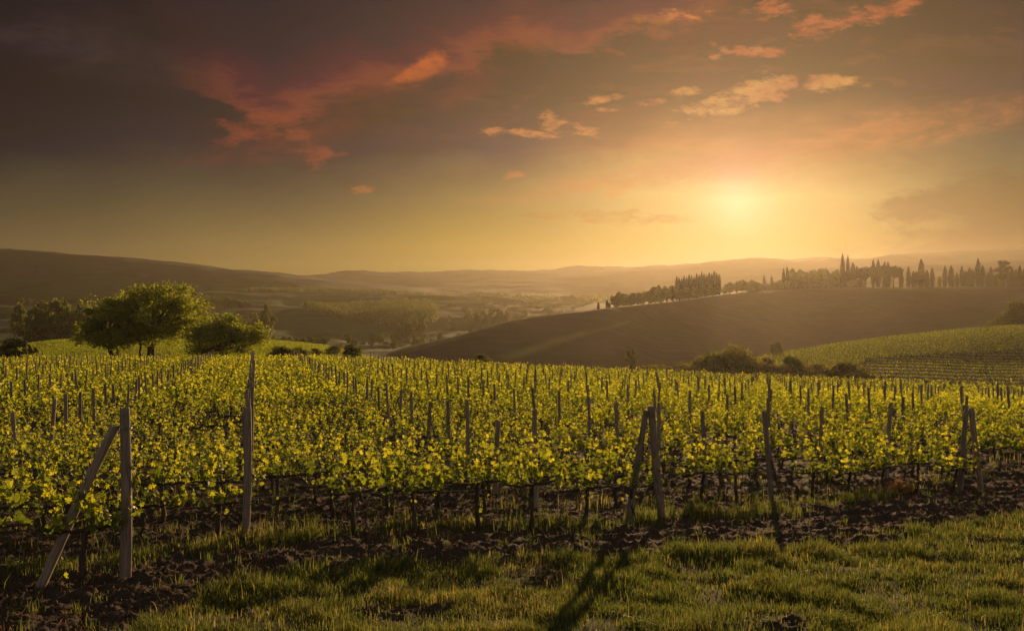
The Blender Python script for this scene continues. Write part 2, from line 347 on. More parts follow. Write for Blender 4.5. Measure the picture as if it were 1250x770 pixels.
# each column: the same sixteen landmarks from the field crest to the horizon, as (distance, sight line)
TBL = {
 -500: [(145,440),(190,431),(220,428),(260,430),(330,440),(440,424),(700,404),(800,396),(1000,383),(1500,374),(2000,362),(2600,359),(4200,298),(5500,340),(8000,345),(12500,345)],
 0:    [(145,440),(190,427),(220,423),(260,428),(330,440),(440,424),(700,402),(800,393),(1000,383),(1500,373),(2000,361),(2600,358),(4200,307),(5500,335),(8000,345),(12500,345)],
 90:   [(145,440),(190,422),(220,415),(260,420),(330,440),(440,425),(700,404),(800,396),(1000,386),(1500,372),(2000,362),(2600,357),(4200,309),(5500,335),(8000,345),(12500,345)],
 200:  [(145,440),(190,421),(220,414),(260,420),(330,442),(440,428),(700,405),(800,399),(1000,388),(1500,371),(2000,359),(2600,355),(4200,317),(5500,340),(8000,342),(12500,345)],
 320:  [(145,438),(190,422),(220,416),(260,423),(330,440),(440,425),(700,402),(800,396),(1000,386),(1400,374),(1800,361),(2500,354),(4200,333),(5500,344),(8000,336),(12500,345)],
 400:  [(145,441),(190,429),(220,423),(260,432),(330,440),(420,428),(600,410),(750,401),(1000,388),(1400,373),(1800,362),(2500,356),(4200,342),(5500,345),(8000,334),(12500,345)],
 450: [(145,446),(190,440),(225,437),(245,437),(260,436.5),(280,436),(295,435),(420,434),(700,406),(1100,382),(1600,365),(2500,359),(4200,346),(5500,347),(8000,331),(12500,345)],
 500: [(145,448),(190,446),(230,447),(250,444),(272,436),(284,430),(296,423),(420,436),(600,412),(1000,385),(1600,365),(2500,360),(4200,350),(5500,347),(8000,332),(12500,345)],
 550: [(145,452),(190,450),(230,452),(252,444),(272,430),(285,420),(298,412),(420,428),(620,405),(1100,380),(1600,365),(2600,365),(4200,352),(6000,345),(9000,334),(12500,345)],
 640: [(145,456),(195,456),(235,458),(262,446),(290,424),(310,405),(330,388),(430,404),(700,398),(1200,375),(1800,366),(2700,364),(4200,352),(6000,340),(9000,333),(12500,345)],
 740: [(145,460),(190,462),(225,464),(262,452),(300,424),(335,398),(370,376.5),(500,388),(850,388),(1300,374),(1800,368),(2700,364),(4200,347),(6000,333),(9000,330),(12500,345)],
 830: [(145,466),(195,464),(240,468),(290,456),(350,420),(415,390),(470,367),(600,369),(900,384),(1400,372),(1900,368),(2700,366),(4200,347),(6000,325),(9000,327),(12500,345)],
 910: [(145,472),(195,456),(240,443),(275,456),(330,458),(440,404),(560,357),(680,357),(900,372),(1400,370),(1900,367),(2700,365),(4200,345),(6000,319),(9000,321),(12500,345)],
 1000: [(145,476),(190,446),(240,427),(285,440),(350,452),(480,404),(640,352),(720,354),(900,366),(1400,368),(1900,365),(2700,362),(4200,338),(6000,319),(9000,319),(12500,345)],
 1100: [(145,482),(200,440),(270,413),(310,421),(380,426),(490,393),(640,351),(720,353),(900,364),(1400,365),(1900,360),(2700,350),(3500,326),(4500,335),(6500,312),(12500,345)],
 1250: [(145,488),(205,444),(300,400),(350,405),(410,402),(490,384),(640,350),(720,352),(900,362),(1400,362),(1900,357),(2700,345),(3500,319),(4500,330),(6500,308),(12500,345)],
 1750: [(145,490),(205,446),(300,396),(350,400),(410,397),(490,380),(640,348),(720,352),(900,360),(1400,360),(1900,355),(2700,342),(3500,314),(4500,326),(6500,304),(12500,345)],
}
LD = np.linspace(math.log(60), math.log(2440), 700)
_kp = sorted(TBL); _kn = np.array([TBL[p] for p in _kp], float)
TPX = sorted(set(list(range(-500, 1760, 10)) + _kp))
_cols = []
for p in TPX:
    u = (p - CX) / F
    ds = [60, 90, 118]; zs = [float(gz0(u * d, d)) for d in ds]
    for j in range(_kn.shape[1]):
        d = math.exp(float(pchip(_kp, np.log(_kn[:, j, 0]), p))); yy = float(pchip(_kp, _kn[:, j, 1], p))
        ds.append(far_(d)); zs.append((CY - yy) * far_(d) / F)
    _cols.append(pchip(np.log(ds), zs, LD))
_cols = np.array(_cols)
TU = np.linspace((TPX[0] - CX) / F, (TPX[-1] - CX) / F, 500)
_tu = (np.array(TPX) - CX) / F
TT = np.array([pchip(_tu, _cols[:, k], TU) for k in range(len(LD))]).T     # [u, logd]
def tz0(u, d):
    a = np.clip((np.asarray(u) - TU[0]) / (TU[-1] - TU[0]) * (len(TU) - 1), 0, len(TU) - 1.001)
    b = np.clip((np.log(np.maximum(d, 1)) - LD[0]) / (LD[-1] - LD[0]) * (len(LD) - 1), 0, len(LD) - 1.001)
    i, j = a.astype(int), b.astype(int); fa, fb = a - i, b - j
    return (TT[i, j] * (1 - fa) + TT[i + 1, j] * fa) * (1 - fb) + (TT[i, j + 1] * (1 - fa) + TT[i + 1, j + 1] * fa) * fb
def hz(x, y):
    """height of the land anywhere"""
    x, y = np.atleast_1d(np.asarray(x, float)), np.atleast_1d(np.asarray(y, float))
    w = ss(y, 92, 118)
    far = tz0(x / np.maximum(y, 1), y)
    rough = fbm(x / 190, y / 190, 5, 3) * np.clip((y - 750) * 0.014, 0, 18) + fbm(x / 60, y / 60, 4, 9) * np.clip((y - 300) * 0.0012, 0, 1.3)
    u_ = x / np.maximum(y, 1)
    rough = rough + fbm(x / 95 + 3.3, y / 75, 3, 19) * np.clip((y - 430) * 0.03, 0, 6.5) * ss(0.11 - u_, 0, 0.05) * ss(1250 - y, 0, 250)
    return gz0(x, y) * (1 - w) + far * w + rough + EYE
def hz1(x, y): return float(hz(x, y)[0])

# ------------------------------------------------------------------ mesh helpers
class MB:
    def __init__(s): s.v, s.f, s.n, s.a = [], [], 0, []
    def add(s, v, f, rnd=None):
        v = np.asarray(v, float).reshape(-1, 3)
        if not isinstance(f, (list, tuple)): f = [f]
        for q in f: s.f.append(np.asarray(q, np.int64) + s.n)
        s.v.append(v); s.a.append(np.zeros(len(v)) if rnd is None else np.broadcast_to(np.asarray(rnd, float), (len(v),)))
        s.n += len(v); return s
    def mesh(s, name, m, smooth=False, cover=None):
        me = bpy.data.meshes.new(name)
        V = np.concatenate(s.v)
        me.vertices.add(len(V)); me.vertices.foreach_set('co', V.astype(np.float32).ravel())
        loops = np.concatenate([q.ravel() for q in s.f]); sizes = np.concatenate([np.full(len(q), q.shape[1]) for q in s.f])
        starts = np.concatenate([[0], np.cumsum(sizes)[:-1]])
        me.loops.add(len(loops)); me.loops.foreach_set('vertex_index', loops.astype(np.int32))
        me.polygons.add(len(sizes)); me.polygons.foreach_set('loop_start', starts.astype(np.int32))
        me.update(calc_edges=True)
        at = me.attributes.new('rnd', 'FLOAT', 'POINT'); at.data.foreach_set('value', np.concatenate(s.a).astype(np.float32))
        if cover is not None:
            ca = me.color_attributes.new('cover', 'FLOAT_COLOR', 'POINT')
            ca.data.foreach_set('color', np.concatenate([cover, np.ones((len(cover), 1))], 1).astype(np.float32).ravel())
        me.polygons.foreach_set('use_smooth', np.full(len(sizes), smooth))
        me.materials.append(M[m] if isinstance(m, str) else m)
        return me
def link(name, me, parent=None, loc=None):
    o = bpy.data.objects.new(name, me); COL.objects.link(o)
    if parent is not None: o.parent = parent
    if loc is not None: o.location = loc
    return o
def tag(o, label=None, cat=None, group=None, kind=None):
    if label: o['label'] = label
    if cat: o['category'] = cat
    if group: o['group'] = group
    if kind: o['kind'] = kind
    return o
def empty(name, loc, rz=0.0, scale=None):
    o = bpy.data.objects.new(name, None); COL.objects.link(o); o.location = loc; o.rotation_euler = (0, 0, rz)
    o.empty_display_size = 0.2
    if scale is not None: o.scale = scale
    return o
def copy_tree(o):
    c = o.copy(); COL.objects.link(c)
    for ch in o.children:
        d = ch.copy(); COL.objects.link(d); d.parent = c
        for g in ch.children:
            e = g.copy(); COL.objects.link(e); e.parent = d
    return c
def tube(pts, rad, sides=8, cap=True):
    pts = np.asarray(pts, float); n = len(pts); rad = np.broadcast_to(np.asarray(rad, float), (n,))
    tan = np.gradient(pts, axis=0); tan /= np.linalg.norm(tan, axis=1, keepdims=True) + 1e-9
    ref = np.array([1.0, 0, 0]) if abs(tan[0][0]) < 0.8 else np.array([0, 1.0, 0])
    v = []
    ang = np.arange(sides) * 2 * math.pi / sides
    for i in range(n):
        a = np.cross(tan[i], ref); a /= np.linalg.norm(a) + 1e-9; b = np.cross(tan[i], a)
        v.append(pts[i] + rad[i] * (np.cos(ang)[:, None] * a + np.sin(ang)[:, None] * b))
    v = np.concatenate(v)
    k = np.arange(sides); k2 = (k + 1) % sides
    q = np.concatenate([np.stack([i * sides + k, i * sides + k2, (i + 1) * sides + k2, (i + 1) * sides + k], 1) for i in range(n - 1)])
    fs = [q]
    if cap: fs += [np.array([k[::-1]]), np.array([(n - 1) * sides + k])]
    return v, fs
def frames(nrm, tip):
    nrm = nrm / (np.linalg.norm(nrm, axis=1, keepdims=True) + 1e-9)
    tip = tip - nrm * (tip * nrm).sum(1, keepdims=True); tip /= np.linalg.norm(tip, axis=1, keepdims=True) + 1e-9
    return np.stack([np.cross(tip, nrm), tip, nrm], 2)       # columns: side, tip, normal
def scatter(mb, tv, tf, pos, fr, size, rnd, r=None):
    n, m_ = len(pos), len(tv)
    V = np.einsum('nij,mj->nmi', fr, tv) * np.asarray(size).reshape(-1, 1, 1) + pos[:, None, :]
    fs = []
    for q in tf:
        fs.append((q[None] + (np.arange(n) * m_)[:, None, None]).reshape(-1, q.shape[1]))
    mb.add(V.reshape(-1, 3), fs, np.repeat(rnd, m_))
# leaf templates
def lobed():
    ang = np.radians([-90, -60, -38, -15, 8, 30, 52, 72, 90, 108, 128, 150, 172, 195, 218, 240])
    rad = np.array([0.10, 0.40, 0.50, 0.36, 0.56, 0.40, 0.62, 0.44, 0.66, 0.44, 0.62, 0.40, 0.56, 0.36, 0.50, 0.40])
    x, y = rad * np.cos(ang), rad * np.sin(ang)
    z = -0.35 * x * x - 0.25 * np.maximum(y, 0) ** 2 + 0.04 * np.sin(5 * ang)
    v = np.concatenate([[[0, 0, 0.05]], np.stack([x, y, z], 1)]); k = np.arange(16)
    return v, [np.stack([np.zeros(16, int), 1 + k, 1 + (k + 1) % 16], 1)]
LOBED = lobed()
HEX = (np.array([[0, -0.5, 0], [0.42, -0.2, -0.1], [0.45, 0.2, -0.12], [0, 0.55, -0.1], [-0.45, 0.2, -0.12], [-0.42, -0.2, -0.1]]), [np.array([[0, 1, 2, 3], [0, 3, 4, 5]])])
QUAD = (np.array([[-0.5, -0.5, 0], [0.5, -0.45, 0.08], [0.42, 0.5, 0], [-0.4, 0.55, 0.08]]), [np.array([[0, 1, 2, 3]])])

# ------------------------------------------------------------------ rows of the vineyard
TH = R(17.5); ct_, st_ = math.cos(TH), math.sin(TH)
def st2xy(s, t): return s * ct_ - t * st_, s * st_ + t * ct_
def xy2st(x, y): return x * ct_ + y * st_, -x * st_ + y * ct_
T0, DT = 9.4, 2.4
ENDS = [-1.3, 6.2, 15.0, 24.5, 34]
def row_end(k): return ENDS[k] if k < len(ENDS) else 34 + 9 * (k - 4)
NROW = 45

# ------------------------------------------------------------------ near ground sheet
def grass_edge(s):
    base = np.interp(s, [-6, -2, -1.3, -0.8, -0.4, 0.2, 1, 4, 6, 8, 10, 13, 18, 26], [3, 5, 6.2, 7.4, 8.8, 9.3, 9.4, 9.2, 9.0, 9.1, 10.0, 11.1, 12.0, 16])
    return base
def soil_top(s):
    return np.interp(s, [-6, -2, 0, 3, 6, 9, 12, 18, 26], [8.6, 9.8, 11.0, 11.4, 11.2, 12.0, 13.3, 15.5, 22])
def wob(x, y): return fbm(x * 0.8, y * 0.8, 4, 21) * 0.7
def grassiness(x, y):
    s, t = xy2st(x, y); w = wob(x, y)
    meadow = ss(grass_edge(s) + w - t, -0.15, 0.35)
    patch = ss(fbm(x * 0.9 + 5, y * 0.9, 3, 33), -0.55, -0.1)
    meadow = meadow * (0.25 + 0.75 * patch)
    verge = ss(t + w * 0.8 - soil_top(s), 0.0, 0.35) * ss(soil_top(s) + 1.2 - t, 0, 0.5) * ss(fbm(x * 1.3, y * 1.3, 3, 40), -0.45, 0.25)
    r = (t - T0) / DT; dr = np.abs(r - np.round(r)) * DT
    strip = ss(0.5 - dr, 0, 0.35) * ss(fbm(x * 0.9, y * 0.9, 3, 44), -0.2, 0.45) * ss(t + w * 0.5 - soil_top(s), -0.6, 0.0)
    return meadow, verge, strip
def near_rough(x, y):
    s, t = xy2st(x, y); me, ve, st = grassiness(x, y)
    soil = 1 - np.clip(me + 0.6 * ve, 0, 1)
    c = fbm(x * 5.5, y * 5.5, 4, 51, 0.6); c2 = fbm(x * 1.6, y * 1.6, 3, 57)
    fade = ss(60 - y, 0, 25)
    furrow = 0.05 * np.sin((t + 0.3 * c2) * 2 * math.pi / 0.62) * soil * ss(t - 8, 0, 1.5) * ss(grass_edge(s) + 3.2 - t, 0, 1)
    lump = np.maximum(c, -0.3)
    return fade * (soil * (0.085 * lump + 0.08 * c2 + 0.035 * fbm(x * 17, y * 17, 3, 58, 0.6)) + (1 - soil) * 0.05 * c2 + furrow * 0.6 + 0.05 * ve)
def nz(x, y): return hz(x, y) + near_rough(x, y)
def sheet(us, ys, zf):
    U, Y = np.meshgrid(us, ys); Xx = U * np.maximum(np.abs(Y), 2.2)
    Z = zf(Xx.ravel(), Y.ravel())
    V = np.stack([Xx.ravel(), Y.ravel(), Z], 1)
    nu, ny = len(us), len(ys)
    i = np.arange(ny - 1)[:, None] * nu + np.arange(nu - 1)[None]
    q = np.stack([i, i + 1, i + nu + 1, i + nu], -1).reshape(-1, 4)
    return V, q
ys = np.concatenate([np.linspace(-40, 2.2, 30)[:-1], np.exp(np.linspace(math.log(2.2), math.log(46), 620))])
us = np.concatenate([np.linspace(-16, -1.0, 24)[:-1], np.linspace(-1.0, 1.0, 1000), np.linspace(1.0, 16, 24)[1:]])
Uc, Yc = np.meshgrid(us, ys)
def near_z(x, y):
    return nz(x, y)
V, q = sheet(us, ys, near_z)
keepx = np.abs(V[:, 0]) < 60
x, y = V[:, 0], V[:, 1]
me_, ve_, st__ = grassiness(x, y)
soilc = np.array([0.062, 0.047, 0.033]); grassc = np.array([0.055, 0.058, 0.022]); dryc = np.array([0.085, 0.064, 0.036])
g_ = np.clip(me_ + 0.7 * ve_ + 0.6 * st__, 0, 1)[:, None]
dry = (ss(fbm(x * 2.2, y * 2.2, 4, 71), 0.1, 0.5) * 0.55)[:, None]
cov = soilc * (1 - g_) + grassc * g_
cov = cov * (1 - dry * 0.6) + dryc * dry * 0.6
mb = MB(); mb.add(V, q)
tag(link('ground', mb.mesh('ground', 'soil', True, cov)), 'bare ploughed headland and grassy track along the vine rows', None, None, 'structure')

# ------------------------------------------------------------------ far land sheet
ds_ = np.exp(np.concatenate([np.linspace(math.log(45.6), math.log(1000), 420), np.linspace(math.log(1000), math.log(2430), 260)[1:]]))
us_ = np.linspace(-0.95, 0.95, 900)
Uf, Df = np.meshgrid(us_, ds_); xf, yf = (Uf * Df).ravel(), Df.ravel()
zf = hz(xf, yf) - 0.03 * (yf < 46.3)
pf = CX + Uf.ravel() * F; qf = CY - (zf - EYE) / yf * F
def blend(c, col, w): return c * (1 - w[:, None]) + np.array(col) * w[:, None]
fx_, fy2 = xf + 60 * fbm(xf / 200, yf / 200, 2, 5), yf + 60 * fbm(xf / 200, yf / 200, 2, 6)
cell = hash2(np.floor(fx_ / 190), np.floor(fy2 / 260), 12)
pal = np.array([(0.075, 0.115, 0.024), (0.11, 0.15, 0.03), (0.11, 0.085, 0.045), (0.05, 0.075, 0.024), (0.15, 0.14, 0.05), (0.085, 0.12, 0.03)])
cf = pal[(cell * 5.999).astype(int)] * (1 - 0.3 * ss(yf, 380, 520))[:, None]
bx_, by_ = (fx_ / 190) % 1, (fy2 / 260) % 1
hedge = ss(0.035 - np.minimum(np.minimum(bx_, 1 - bx_), np.minimum(by_, 1 - by_)), 0, 0.012)
cf = blend(cf, (0.03, 0.045, 0.015), hedge * ss(yf, 420, 500) * 0.8)
wood = ss(fbm(xf / 120, yf / 120, 4, 14), 0.12, 0.22) * ss(yf, 770, 950)
cf = blend(cf, (0.035, 0.042, 0.018), wood)
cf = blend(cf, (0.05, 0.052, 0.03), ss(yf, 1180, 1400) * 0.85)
# vineyard floor
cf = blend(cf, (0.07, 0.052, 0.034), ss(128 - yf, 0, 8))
# meadow on the left
meadow = ss(yf, 118, 126) * ss(260 - yf, 0, 10) * ss(470 - pf, 0, 25)
cf = blend(cf, (0.16, 0.21, 0.03), meadow)
val = ss(yf, 262, 275) * ss(745 - yf, 0, 30) * ss(430 - pf, 0, 60)
cf = blend(cf, (0.055, 0.085, 0.026), val)
# right hand vineyard slope
rvl = np.interp(pf, [860, 910, 1000, 1100, 1250, 1350], [215, 240, 243, 272, 303, 306])
rv = ss(yf, 130, 140) * ss(rvl + 3 - yf, 0, 4) * ss(pf, 860, 905)
cf = blend(cf, (0.055, 0.055, 0.024), rv)
# ploughed hill with grass verges
hill = ss(yf, 122, 130) * (1 - meadow) * ss(pf, 440, 470) * ss(np.interp(pf, [440, 550, 640, 740, 830, 910, 1000, 1250], [295, 300, 333, 374, 474, 562, 650, 660]) - yf, -3, 6) * (1 - rv)
cf = blend(cf, (0.115, 0.084, 0.042), hill)
cf = blend(cf, (0.045, 0.05, 0.022), ss(yf, 122, 130) * ss(300 - yf, 0, 40) * ss(pf, 740, 800) * (1 - rv) * ss(1080 - pf, 0, 20))
cr = np.interp(pf, [440, 550, 640, 740, 760], [294, 297, 329, 369, 374])
verge = np.exp(-((yf - cr) / 7.0) ** 2) * ss(765 - pf, 0, 20) * ss(pf, 445, 470)
crest_ = np.interp(pf, [440, 550, 640, 740, 830, 910, 1000, 1250], [295, 300, 333, 374, 474, 562, 650, 660])
cf = blend(cf, (0.045, 0.055, 0.022), ss(pf, 735, 760) * ss(yf - crest_, -6, 4) * ss(720 - yf, 0, 30) * (1 - rv))
cf = blend(cf, (0.26, 0.22, 0.08), np.clip(verge, 0, 1))
ln = np.interp(pf, [600, 640, 680, 720, 752, 775], [440, 430, 416, 405, 397, 391])
strip = np.exp(-((qf - ln) / np.interp(pf, [600, 690, 760], [6, 4, 2])) ** 2) * hill * ss(pf, 595, 640) * ss(775 - pf, 0, 25)
cf = blend(cf, (0.30, 0.27, 0.08), np.clip(strip * 0.95, 0, 1))
cf = blend(cf, (0.085, 0.07, 0.035), hill * ss(fbm(xf / 40, yf / 25, 4, 77), 0.05, 0.5) * 0.5)
fur = np.sin((yf * 0.9 - xf * 0.45) * 2 * math.pi / 7.5 + 2.0 * fbm(xf / 30, yf / 30, 2, 81)) * ss(fbm(xf / 55, yf / 55, 3, 82), -0.5, 0.3)
cf = cf * (1 + 0.11 * (fur * hill * (1 - np.clip(strip, 0, 1))))[:, None]
# green belt above the valley on the left and the pale lane across it
gb = ss(yf, 895, 915) * ss(1085 - yf, 0, 25) * ss(pf, 220, 270) * ss(420 - pf, 0, 60)
cf = blend(cf, (0.10, 0.13, 0.035), gb)
nu, ny = len(us_), len(ds_)
i = np.arange(ny - 1)[:, None] * nu + np.arange(nu - 1)[None]
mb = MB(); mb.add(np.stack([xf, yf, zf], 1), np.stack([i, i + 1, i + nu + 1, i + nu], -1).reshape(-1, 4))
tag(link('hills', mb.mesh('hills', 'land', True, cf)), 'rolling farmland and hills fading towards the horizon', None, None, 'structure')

# ------------------------------------------------------------------ counting words
ORD = ['zeroth', 'first', 'second', 'third', 'fourth', 'fifth', 'sixth', 'seventh', 'eighth', 'ninth', 'tenth', 'eleventh', 'twelfth', 'thirteenth',
       'fourteenth', 'fifteenth', 'sixteenth', 'seventeenth', 'eighteenth', 'nineteenth', 'twentieth']
def ordn(n):
    if n <= 20: return ORD[n]
    tens = ['', '', 'twenty', 'thirty', 'forty', 'fifty', 'sixty', 'seventy', 'eighty', 'ninety'][n // 10 % 10]
    if n >= 100: return str(n) + 'th'
    if n % 10 == 0: return tens[:-1] + 'ieth'
    return tens + '-' + ORD[n % 10]

# ------------------------------------------------------------------ posts
def post_mesh(seed, h=1.8, r=0.05, lean=0.0, bury=0.25, sides=14, segs=16):
    g = np.random.default_rng(seed)
    zz = np.linspace(-bury, h, segs); ph = g.uniform(0, 6.28, 4)
    pts = np.stack([0.012 * np.sin(zz * 2.1 + ph[0]), 0.012 * np.sin(zz * 1.7 + ph[1]), zz], 1)
    rad = r * (1.06 - 0.12 * (zz + bury) / (h + bury)); rad[-1] *= 0.86
    pts[-1, 2] = pts[-2, 2] + (pts[-1, 2] - pts[-2, 2]) * 1.0
    pts = np.insert(pts, segs - 1, pts[-1] - [0, 0, 0.012], 0); rad = np.insert(rad, segs - 1, rad[-2] * 0.99)
    v, fs = tube(pts, rad, sides)
    ang = np.arctan2(v[:, 1], v[:, 0]); k = 1 + 0.07 * np.sin(2 * ang + ph[2] + v[:, 2]) + 0.05 * np.sin(3 * ang + ph[3]) + 0.03 * np.sin(7 * ang + v[:, 2] * 3)
    v[:, 0] *= k; v[:, 1] *= k
    top = v[:, 2] > h - 0.005
    v[top, 2] += 0.25 * v[top, 0] + 0.01 * g.normal(size=top.sum())
    mb = MB(); mb.add(v, fs); return mb
POSTM = [post_mesh(100 + i).mesh('vineyard_post', 'post_wood', True) for i in range(5)]
for me in POSTM:
    me.polygons.foreach_set('use_smooth', [len(p.vertices) == 4 for p in me.polygons])

# braced end posts: upright post plus the slanting strut that holds it
def braced(px_s, t, s, h, lean_top, strut_ds, strut_top, r, label):
    x, y = st2xy(s, t); z = hz1(x, y)
    root = empty('braced_end_post', (x, y, z), TH)
    tag(root, label, 'end post', 'braced end posts of the vine rows')
    post = link('post', post_mesh(px_s, h, r, 0, 0.35).mesh('post', 'post_wood', True), root)
    post.rotation_euler = (0, lean_top, 0)
    # strut from the ground on the inner side up to the post
    topx = math.sin(lean_top) * h * strut_top; topz = math.cos(lean_top) * h * strut_top
    sx, sz = strut_ds, hz1(*st2xy(s + strut_ds, t)) - z
    dx, dz = topx - r * 1.6 - sx, topz - sz
    L = math.hypot(dx, dz)
    st = link('strut', post_mesh(px_s + 1, L, r * 0.85, 0, 0.25).mesh('strut', 'post_wood', True), root)
    st.location = (sx, 0.01, sz); st.rotation_euler = (0, math.atan2(dx, dz), 0)
    mb = MB(); a = np.linspace(0, 2 * math.pi, 15)
    rr = r * 1.12
    loop = np.stack([topx * 0.97 + rr * np.cos(a), rr * np.sin(a), np.full(15, topz * 0.98)], 1)
    mb.add(*tube(loop, 0.003, 5)); mb.add(*tube(loop + [0, 0, 0.012], 0.003, 5))
    link('wire_tie', mb.mesh('wire_tie', 'wire', True), root)
    return root
braced(201, T0, -1.28, 1.82, 0.0, -0.80, 0.90, 0.056, 'tall straight end post with a long strut leaning on it, closest to the camera')
braced(211, T0 + DT, 6.25, 1.88, -0.115, -0.58, 0.97, 0.058, 'end post tilted against its strut like a letter A, right of centre')
braced(221, T0 + 2 * DT, 15.4, 1.86, -0.17, -0.62, 0.97, 0.062, 'end post with strut forming a narrow A at the right edge of the vines')

posts = []      # (x, y, row, s)
for k in range(NROW):
    t = T0 + DT * k
    for j in range(-40, 60):
        s = -0.1 + 5.0 * j + (0 if k < 3 else rng.normal() * 0.05)
        if s > row_end(k) - 0.8: continue
        x, y = st2xy(s, t)
        if k == 1 and j in (1,): continue
        if y < 4 or y > 111 or abs(x / y) > 0.80: continue
        posts.append((x, y, k, s))
x, y = st2xy(2.6, T0 + DT); posts.append((x, y, 1, 2.6)) if False else None
posts.sort(key=lambda p: math.hypot(p[0], p[1]))
inframe = [p for p in posts if abs(p[0] / p[1]) < 0.632]
solo = inframe[:300]; solo_set = set((p[2], round(p[3], 3)) for p in solo)
rest = [p for p in posts if (p[2], round(p[3], 3)) not in solo_set]
byrow = {}
for p in solo: byrow.setdefault(p[2], []).append(p)
for k, lst in byrow.items():
    lst.sort(key=lambda p: p[3])
    for n, p in enumerate(lst):
        x, y = p[0], p[1]
        o = link('vineyard_post', POSTM[rng.integers(5)], None, (x + 0.10 * st_ + rng.normal() * 0.02, y - 0.10 * ct_ + rng.normal() * 0.02, hz1(x, y)))
        hs = float(np.clip(rng.normal(1.0, 0.05), 0.88, 1.14)) * (1.0 + 0.06 * (k > 6))
        if k == 1 and abs(p[3] + 0.1) < 0.3: hs = 1.02
        ln_ = 0.035 if k > 1 else 0.015
        o.rotation_euler = (rng.normal() * ln_, rng.normal() * ln_, rng.uniform(0, 6.28)); o.scale = (1.0, 1.0, hs)
        side = f'{ordn(n + 1)} from the left'
        tag(o, f'weathered wooden trellis post in the {ordn(k + 1)} vine row, {side}', 'post', 'upright posts carrying the vine rows')
# remaining posts, far off: one mass
mb = MB()
for p in rest:
    x, y = p[0], p[1]; z = hz1(x, y); h = 1.85 * rng.normal(1, 0.05)
    lx, ly = rng.normal(size=2) * 0.05
    mb.add(*tube([(x, y, z - 0.1), (x + lx * .5, y + ly * .5, z + h * .5), (x + lx, y + ly, z + h)], [0.052, 0.05, 0.046], 6))
tag(link('distant_posts', mb.mesh('distant_posts', 'post_wood')), 'far posts standing over the back rows of vines', None, None, 'stuff')

# ------------------------------------------------------------------ vines
def vine_parts(seed):
    g = np.random.default_rng(seed)
    hc = 0.62 + g.normal() * 0.03
    # trunk, gnarled
    zz = np.linspace(-0.12, hc, 12)
    pts = np.stack([np.cumsum(g.normal(0, 0.012, 12)), np.cumsum(g.normal(0, 0.012, 12)), zz], 1); pts[:, :2] -= pts[1, :2] * (zz < 0)[:, None]
    rad = np.linspace(0.034, 0.024, 12) * g.uniform(0.85, 1.25, 12); rad[-1] = 0.034; rad[-2] = 0.03
    tr = MB(); v, fs = tube(pts, rad, 9); tr.add(v + g.normal(0, 0.0025, v.shape), fs)
    head = pts[-1]
    co = MB(); arms = []
    for sg in (1, -1):
        L = g.uniform(0.40, 0.52); n = 9
        xx = np.linspace(0, L, n)
        ap = np.stack([head[0] + sg * xx, head[1] + np.cumsum(g.normal(0, 0.008, n)), head[2] - 0.02 + np.cumsum(g.normal(0.002, 0.012, n))], 1)
        ap[0] = head - [0, 0, 0.015]
        v, fs = tube(ap, np.linspace(0.024, 0.012, n) * g.uniform(0.85, 1.2, n), 7); co.add(v, fs); arms.append(ap)
    # shoots with leaves
    sh = MB(); le = MB(); P_, N_, T_, S_, C_ = [], [], [], [], []
    ns = g.integers(8, 12)
    allp = np.concatenate([arms[1][::-1], arms[0]])
    vigor = g.uniform(0.72, 1.15)
    for i in range(ns):
        b = allp[int(np.clip((i + 0.5) / ns * len(allp) + g.normal() * 0.6, 0, len(allp) - 1))]
        L = vigor * g.choice([g.uniform(0.22, 0.45), g.uniform(0.45, 0.82)], p=[0.45, 0.55])
        n = 7; tt = np.linspace(0, 1, n)
        dx, dy = g.normal() * 0.14, g.normal() * 0.12
        sp_ = b + np.stack([dx * tt + 0.02 * np.sin(tt * 5 + i), dy * tt ** 1.3 * 1.6, L * tt - 0.10 * abs(dy) * tt ** 2], 1)
        v, fs = tube(sp_, np.linspace(0.0055, 0.002, n), 5, False); sh.add(v, fs)
        nl = int(L / 0.044) + 3
        for j in range(nl):
            f = g.uniform(0.05, 1.02); k = min(int(f * (n - 1)), n - 2); c = sp_[k] + (sp_[k + 1] - sp_[k]) * (f * (n - 1) - k)
            a = g.uniform(0, 6.28); rr = g.uniform(0.03, 0.115) * (1.1 - 0.55 * f)
            P_.append(c + [rr * math.cos(a), rr * math.sin(a), g.normal() * 0.025])
            o_ = np.array([math.cos(a), math.sin(a), 0])
            N_.append(o_ * 0.55 + [0, 0, g.uniform(0.0, 0.9)] + g.normal(size=3) * 0.45)
            T_.append(o_ * 0.6 + [0, 0, -0.5 + f] + g.normal(size=3) * 0.4)
            S_.append(g.uniform(0.06, 0.145) * (1.15 - 0.6 * max(f - 0.4, 0) / 0.6)); C_.append(np.clip(0.14 + 0.75 * f + g.normal() * 0.2, 0, 1))  # older low leaves darker, pushed further to paint in the canopy's shaded inside
    # a few sucker leaves low on the trunk
    for j in range(int(g.integers(0, 9))):
        P_.append([g.normal() * 0.05, g.normal() * 0.05, g.uniform(0.12, 0.5)]); N_.append(g.normal(size=3)); T_.append(g.normal(size=3)); S_.append(g.uniform(0.05, 0.09)); C_.append(g.uniform(0.4, 0.9))
    P_, N_, T_ = map(np.array, (P_, N_, T_))
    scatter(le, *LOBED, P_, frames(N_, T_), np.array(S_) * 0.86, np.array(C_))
    return tr.mesh('trunk', 'bark', True), co.mesh('cordon', 'bark', True), sh.mesh('shoot', 'shoot', True), le.mesh('foliage', 'vine_leaf', False)
VP = []
